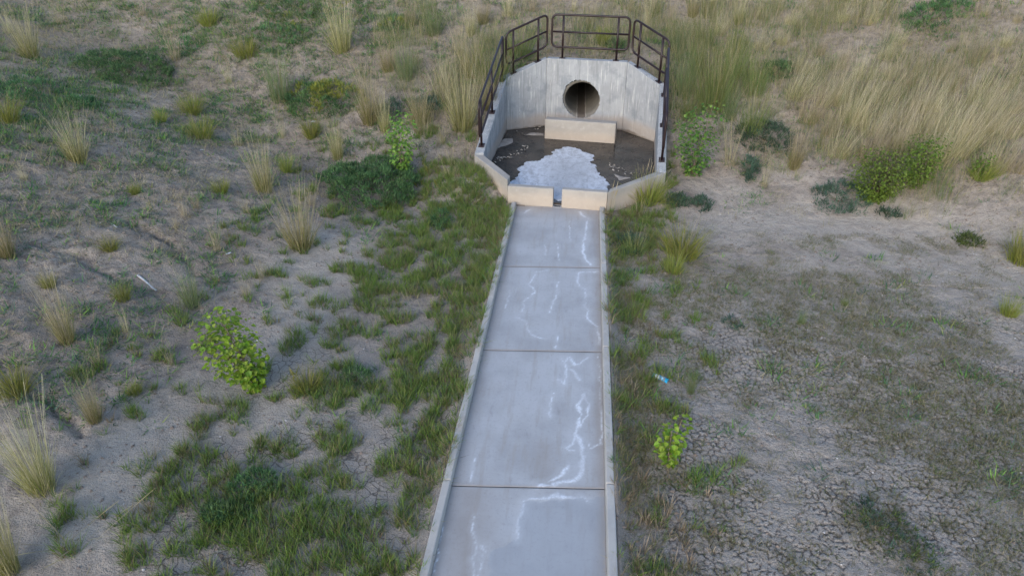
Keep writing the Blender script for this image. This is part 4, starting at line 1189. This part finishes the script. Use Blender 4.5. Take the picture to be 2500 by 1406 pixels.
scatter('slope_weeds', 'low green weeds spread thinly over the upper slopes', 503, 190000, (-18, 14, 6, 24.5), lambda x, y: np.clip(np.maximum(np.maximum(D(WEEDZ, .15, 65, 2.0)(x, y), D(HILLGREEN, .25, 66, 2.0)(x, y)) * np.clip((fbm(x, y, 4.5, 2, 77) - .3) * 2.5, .1, 1), np.clip((fbm(x, y, 1.4, 4, 75) - .38) * 2.8, 0, 1) * np.clip((fbm(x, y, 5, 2, 76) - .38) * 3, 0, 1) * np.clip(smooth_ground(x, y) * 2.5, 0, 1) * np.where(x < 0, 1, .5)) - ell(x, y, PALE) * .3, 0, .9), .16, 7, .019, SG + DK + DB, SG1 + DK + DB, .5, .35, .11, segs=1)
scatter('slope_straw', 'short pale dead straw standing over the upper slopes', 504, 55000, (-18, 14, 7, 24.5), lambda x, y: np.clip((smooth_ground(x, y) * .25 + ell(x, y, LITTER) * .45 + (fbm(x, y, 1.3, 3, 67) - .5) * 1.3 + .05 - ell(x, y, PALE) * .4) * np.where(x < -3, .7, 1), 0, .9), .24, 6, .008, HAY, HAY1, .35, .3, .12, segs=1)
TALL = [(3.21, 19.23, 1.41, 2.39, 1), (7.83, 16.72, 2.83, 2.41, 0.9), (5.89, 18.06, 1.22, 2.41, 0.7), (0.84, 21.28, 3.06, 1.49, 0.7), (-2.92, 18.41, 1.19, 2.47, 0.8), (6.54, 21.49, 5.76, 1.20, 0.7), (-5.06, 19.72, 1.60, 2.36, 0.5)]
scatter('slope_grass', 'thin tall mixed grass between the clumps of the upper slope', 509, 22000, (-6, 14, 13.5, 24.5), lambda x, y: np.clip((ell(x, y, TALL) + (fbm(x, y, 1.5, 4, 79) - .5) * 1.6 - .32) * 1.3, 0, .8), .62, 9, .0055, OLIVE + GREEN + BLUEG + STRAW, OLIVE + STRAW[:2] + BLUEG + STRAW, .15, .12, .12, segs=2)
scatter('yellow_flowers', 'tiny yellow flower heads among the green weeds', 510, 1500, (-6, 0, 4, 17), lambda x, y: np.clip(ell(x, y, [(-3.60, 14.58, 0.42, 0.56, 0.9), (-3.60, 7.44, 0.29, 0.31, 0.8)]), 0, 1), .26, 4, .02, [(.16, .20, .04)], [(.55, .47, .03)], .3, .1, .06, segs=1)
scatter('ground_litter', 'pale dead stems lying flat on the soil', 505, 62000, (-14, 10, 3, 20), lambda x, y: np.clip(.35 + smooth_ground(x, y) * .3 + (fbm(x, y, 1.7, 3, 69) - .5) * 1.4 - ell(x, y, PALE) * .35, 0, .8), .09, 3, .007, HAY + [(.07, .05, .035), (.10, .075, .05), (.08, .06, .045)], HAY1 + [(.09, .065, .045), (.12, .09, .06), (.10, .075, .055)], .95, .15, .12, segs=1)
scatter('small_forbs', 'tiny dark green seedlings dotted over bare soil', 506, 26000, (-9, 10, 3, 18), lambda x, y: np.clip((fbm(x, y, 1.1, 3, 71) - .42) * 1.2 + .04 + ell(x, y, [(2.03, 12.95, 1.40, 1.82, 0.7), (3.39, 13.81, 1.21, 1.20, 0.5)]), 0, .6), .05, 9, .009, DB + LG, DB + LG, .7, .3, .035, M_GREEN, segs=1)
scatter('dock_stalks', 'short pinkish brown dead stalks on the cracked mud near the channel', 507, 900, (.7, 4.4, 3, 8), lambda x, y: np.clip(ell(x, y, [(0.94, 5.11, 0.52, 0.59, 1), (1.39, 5.32, 0.40, 0.67, 0.7), (0.91, 6.18, 0.29, 0.54, 0.4), (2.67, 6.78, 0.82, 0.75, 0.3), (1.01, 7.93, 0.35, 0.56, 0.6)]) - .25, 0, .7), .17, 12, .010, [(.36, .25, .18), (.30, .21, .15), (.40, .30, .22)], [(.42, .30, .22), (.36, .25, .18), (.44, .33, .25)], .2, .1, .035)
scatter('curb_grass', 'ragged grass edging both curbs of the channel', 508, 9000, (-1.8, 1.15, 3, 13.5), lambda x, y: np.clip((fbm(x, y * .6, 1.8, 3, 73) - .36) * 2.2, 0, 1) * np.where(x < -1, 1, .25), .17, 18, .008, SG + HAY[:2], SG1 + HAY1[:2], .35, .25, .06)
scatter('dry_curb_weeds', 'dry reddish brown weeds and olive grass along the right curb', 511, 3200, (.6, 1.5, 3, 13.5), lambda x, y: np.clip((fbm(x, y * .7, 2.2, 3, 74) - .40) * 2.4, 0, .9) * np.clip((1.6 - x) * 1.5, 0, 1), .14, 14, .007, [(.24, .17, .10), (.28, .21, .13), (.20, .20, .08), (.16, .20, .06)], [(.31, .22, .14), (.36, .28, .18), (.26, .25, .11), (.20, .25, .08)], .35, .25, .05, segs=1)
# ------------------------------------------------------------------ debris
def stones(name, label, seed, n, box, dens, smin, smax, mat):
    rng = np.random.default_rng(seed)
    x, y = frustum_pts(rng, n, *box)
    keep = ok_ground(x, y) & (rng.random(n) < dens(x, y)); x, y = x[keep], y[keep]; m = len(x)
    z = rough_ground(x, y)
    t = (1 + 5 ** .5) / 2
    octv = np.array([(1, 0, 0), (-1, 0, 0), (0, 1, 0), (0, -1, 0), (0, 0, 1), (0, 0, -1)], float)
    octf = np.array([(0, 2, 4), (2, 1, 4), (1, 3, 4), (3, 0, 4), (2, 0, 5), (1, 2, 5), (3, 1, 5), (0, 3, 5)])
    s = rng.uniform(smin, smax, (m, 1, 1)) * rng.uniform(.5, 1.2, (m, 1, 3)) * np.array([1, 1, .7])
    V = octv[None] * s * rng.uniform(.75, 1.2, (m, 6, 1)) + np.stack([x, y, z], 1)[:, None, :]
    F = (np.arange(m)[:, None, None] * 6 + octf[None]).reshape(-1, 3)
    o = link(name, mesh_np(name, V.reshape(-1, 3), F), mat)
    tag(o, label, kind='stuff')
M_CLOD = mat_simple('soil_clod', (.21, .165, .13), .95, 0, .1, .25, 9)
stones('soil_clods', 'crumbs and clods of brown soil on the slopes', 601, 30000, (-11, 9, 3, 18), lambda x, y: np.clip(.15 + smooth_ground(x, y) * .5 + (fbm(x, y, 2, 3, 81) - .5), 0, .8), .012, .035, M_CLOD)
stones('pale_pebbles', 'scattered small pale pebbles on the soil', 602, 2600, (-10, 9, 3, 20), lambda x, y: np.full(x.shape, .5), .007, .020, M_STONE)

# floating crumbs and leaf bits in the basin
rng = np.random.default_rng(77)
pts = []
for path, k, sp in (([(-2.120, 15.988), (-1.961, 16.282), (-1.718, 16.306), (-1.459, 16.692), (-1.328, 17.230)], 60, .06), ([(0.746, 16.002), (1.018, 15.700), (1.326, 15.413)], 26, .09), ([(-1.224, 18.638), (-1.133, 18.913), (-1.029, 19.014)], 34, .08), ([(-1.705, 18.245), (-1.531, 18.093)], 8, .05), ([(-2.127, 15.851), (-2.049, 15.995)], 22, .06)):
    for _ in range(k):
        i = rng.integers(0, len(path) - 1); f = rng.random()
        p = np.array(path[i]) * (1 - f) + np.array(path[i + 1]) * f + rng.normal(0, sp, 2)
        pts.append(p)
pts = np.array(pts); pts = pts[in_poly(pts[:, 0], pts[:, 1], [(-1.40, 13.9), (.66, 13.75), (1.68, 14.8), (1.88, 17.8), (1.1, 18.7), (-.95, 18.9), (-1.9, 18.4), (-2.07, 15.15)])]
m = len(pts)
sz = rng.uniform(.012, .035, (m, 1, 1)); ang = rng.uniform(0, 6.28, m)
ca, sa = np.cos(ang), np.sin(ang)
q = np.array([(-1, -.5, 0), (1, -.35, 0), (.8, .5, 0), (-.7, .45, 0)])[None] * sz * rng.uniform(.6, 1.4, (m, 4, 1))
V = np.stack([q[..., 0] * ca[:, None] - q[..., 1] * sa[:, None] + pts[:, :1], q[..., 0] * sa[:, None] + q[..., 1] * ca[:, None] + pts[:, 1:], np.full((m, 4), .0) + rng.uniform(.058, .085, (m, 4))], -1)
F = (np.arange(m)[:, None, None] * 4 + np.array([[0, 1, 2], [0, 2, 3]])[None]).reshape(-1, 3)
tag(link('leaf_debris', mesh_np('leaf_debris', V.reshape(-1, 3), F), mat_simple('pale_leaf_bits', (.42, .36, .29), .8)), 'pale leaf bits drifted on the basin water', kind='stuff')

# seed stalks standing in the corner of the basin
def stalks(name, label, base, n, h, spread, seed, cat='grass clump', lean=.12):
    rg = np.random.default_rng(seed)
    b0 = np.stack([rg.normal(0, spread, n), rg.normal(0, spread * .6, n), np.full(n, -.03)], 1)
    V, F, C = blades(rg, b0, rg.uniform(h * .6, h, n), rg.uniform(0, 6.28, n), np.abs(rg.normal(lean, .06, n)), np.abs(rg.normal(.06, .04, n)), np.full(n, .009), pick(rg, OLIVE + STRAW, n), pick(rg, STRAW, n), 5, .8)
    s = Soup(); s.add(V, F, C)
    o = link(name, s.mesh(name), M_DRY, None, base)
    tag(o, label, cat)
    return o
p = (1.452, 14.766); stalks('seeding_stalks', 'thin pale seed stalks rising over the right low wall of the basin', (1.45, 14.12, .28), 16, .75, .16, 91)
stalks('seeding_stalks', 'few reddish seed stalks at the right end of the sill', (.78, 13.45, .12), 9, .62, .06, 92)
stalks('seeding_stalks', 'long pale grass stems fanning out over the silt at lower left', (-5.02, 4.41) + (gz(*(-5.02, 4.41)),), 12, .9, .10, 93, lean=.75)

# white stick
def stick(name, label, cat, a, b_, r, mat, r2=None, n=8):
    a = Vector(a + (gz(*a) + r * .8,)); b_ = Vector(b_ + (gz(*b_) + r * .8,))
    mid = (a + b_) / 2
    path = [a - mid, (a - mid) * .3 + Vector((.004, .003, .003)), (b_ - mid) * .4 - Vector((.003, .002, 0)), b_ - mid]
    o = link(name, tube_mesh(name, path, r, False, n, r2), mat, None, mid)
    tag(o, label, cat)
    return o
stick('white_stick', 'bleached white stick lying on the bare left slope', 'stick', (-6.94, 9.09), (-6.56, 8.90), .018, M_WHITE, .014)
stick('pale_twig', 'short pale twig in the upper gully on the left slope', 'stick', (-8.05, 10.30), (-7.90, 10.21), .016, M_WHITE, .01)
stick('dead_twig', 'grey dead twig on the water in front of the baffle block', 'stick', (0.053, 17.301), (0.241, 17.288), .01, M_TWIG) if False else None
# litter scraps: small crumpled sheets
def scrap(name, label, cat, pos, size, mat, seed, lift=.015):
    rg = np.random.default_rng(seed)
    n = 7
    X, Y = np.meshgrid(np.linspace(-.5, .5, n), np.linspace(-.5, .5, n))
    Zs = (fbm(X + seed, Y, 2.6, 3, seed) - .3) * .5
    V = np.stack([X * size[0], Y * size[1], Zs * min(size)], -1).reshape(-1, 3)
    o = link(name, mesh_np(name, V, grid_faces(n, n), smooth=False), mat, None, (pos[0], pos[1], gz(*pos) + lift))
    o.rotation_euler = (0, 0, rg.uniform(0, 3))
    so = o.modifiers.new('solid', 'SOLIDIFY'); so.thickness = .002
    tag(o, label, cat)
    return o
scrap('paper_scrap', 'small white scrap below the yellow-topped creeping weed', 'litter', (-6.63, 16.53), (.11, .09), M_WHITE, 1)
scrap('paper_scrap', 'white scrap on bare soil beside the short bleached tuft', 'litter', (-6.02, 10.29), (.10, .06), M_WHITE, 2)
scrap('paper_scrap', 'tiny white scrap on the slope above the green-hearted clump', 'litter', (-8.32, 14.13), (.10, .06), M_WHITE, 3)
def mat_wrapper():
    m, nt, bs = newmat('blue_foil_wrapper'); b = NB(nt)
    o = b.coord('Object'); x = b.xyz(o)
    n = b.noise(o, 30, 3)
    xx = b.math('ADD', x[0], b.math('MULTIPLY', b.math('SUBTRACT', n, .5), .05))
    c = b.mix(b.math('MULTIPLY', b.ramp(xx, -.085, -.07), b.ramp(xx, -.005, -.02)), (.01, .36, .62), (.70, .72, .62))
    c = b.mix(b.math('MULTIPLY', b.ramp(xx, .02, .03), b.ramp(xx, .055, .045)), c, (.35, .62, .75))
    nt.links.new(c, bs.inputs['Base Color']); bs.inputs['Roughness'].default_value = .3
    return m
def wrapper(pos):
    nx, ny = 22, 8
    X, Y = np.meshgrid(np.linspace(-.5, .5, nx), np.linspace(-.5, .5, ny))
    puff = np.clip(1 - (2 * Y) ** 2, 0, 1) ** .5 * np.clip(1 - (2.1 * X) ** 4, 0.08, 1)
    Zs = puff * .035 + (fbm(X * 5, Y * 3, 2.2, 3, 8) - .5) * .02
    V = np.stack([X * .24, Y * (.085 + .02 * (np.abs(X) > .44)), Zs], -1).reshape(-1, 3)
    o = link('snack_wrapper', mesh_np('snack_wrapper', V, grid_faces(nx, ny), smooth=True), mat_wrapper(), None, (pos[0], pos[1], gz(*pos) + .02))
    so = o.modifiers.new('solid', 'SOLIDIFY'); so.thickness = .002
    o.rotation_euler = (rad(8), 0, rad(-28))
    tag(o, 'crumpled blue and white snack wrapper on the cracked mud', 'litter')
wrapper((1.31, 8.01))
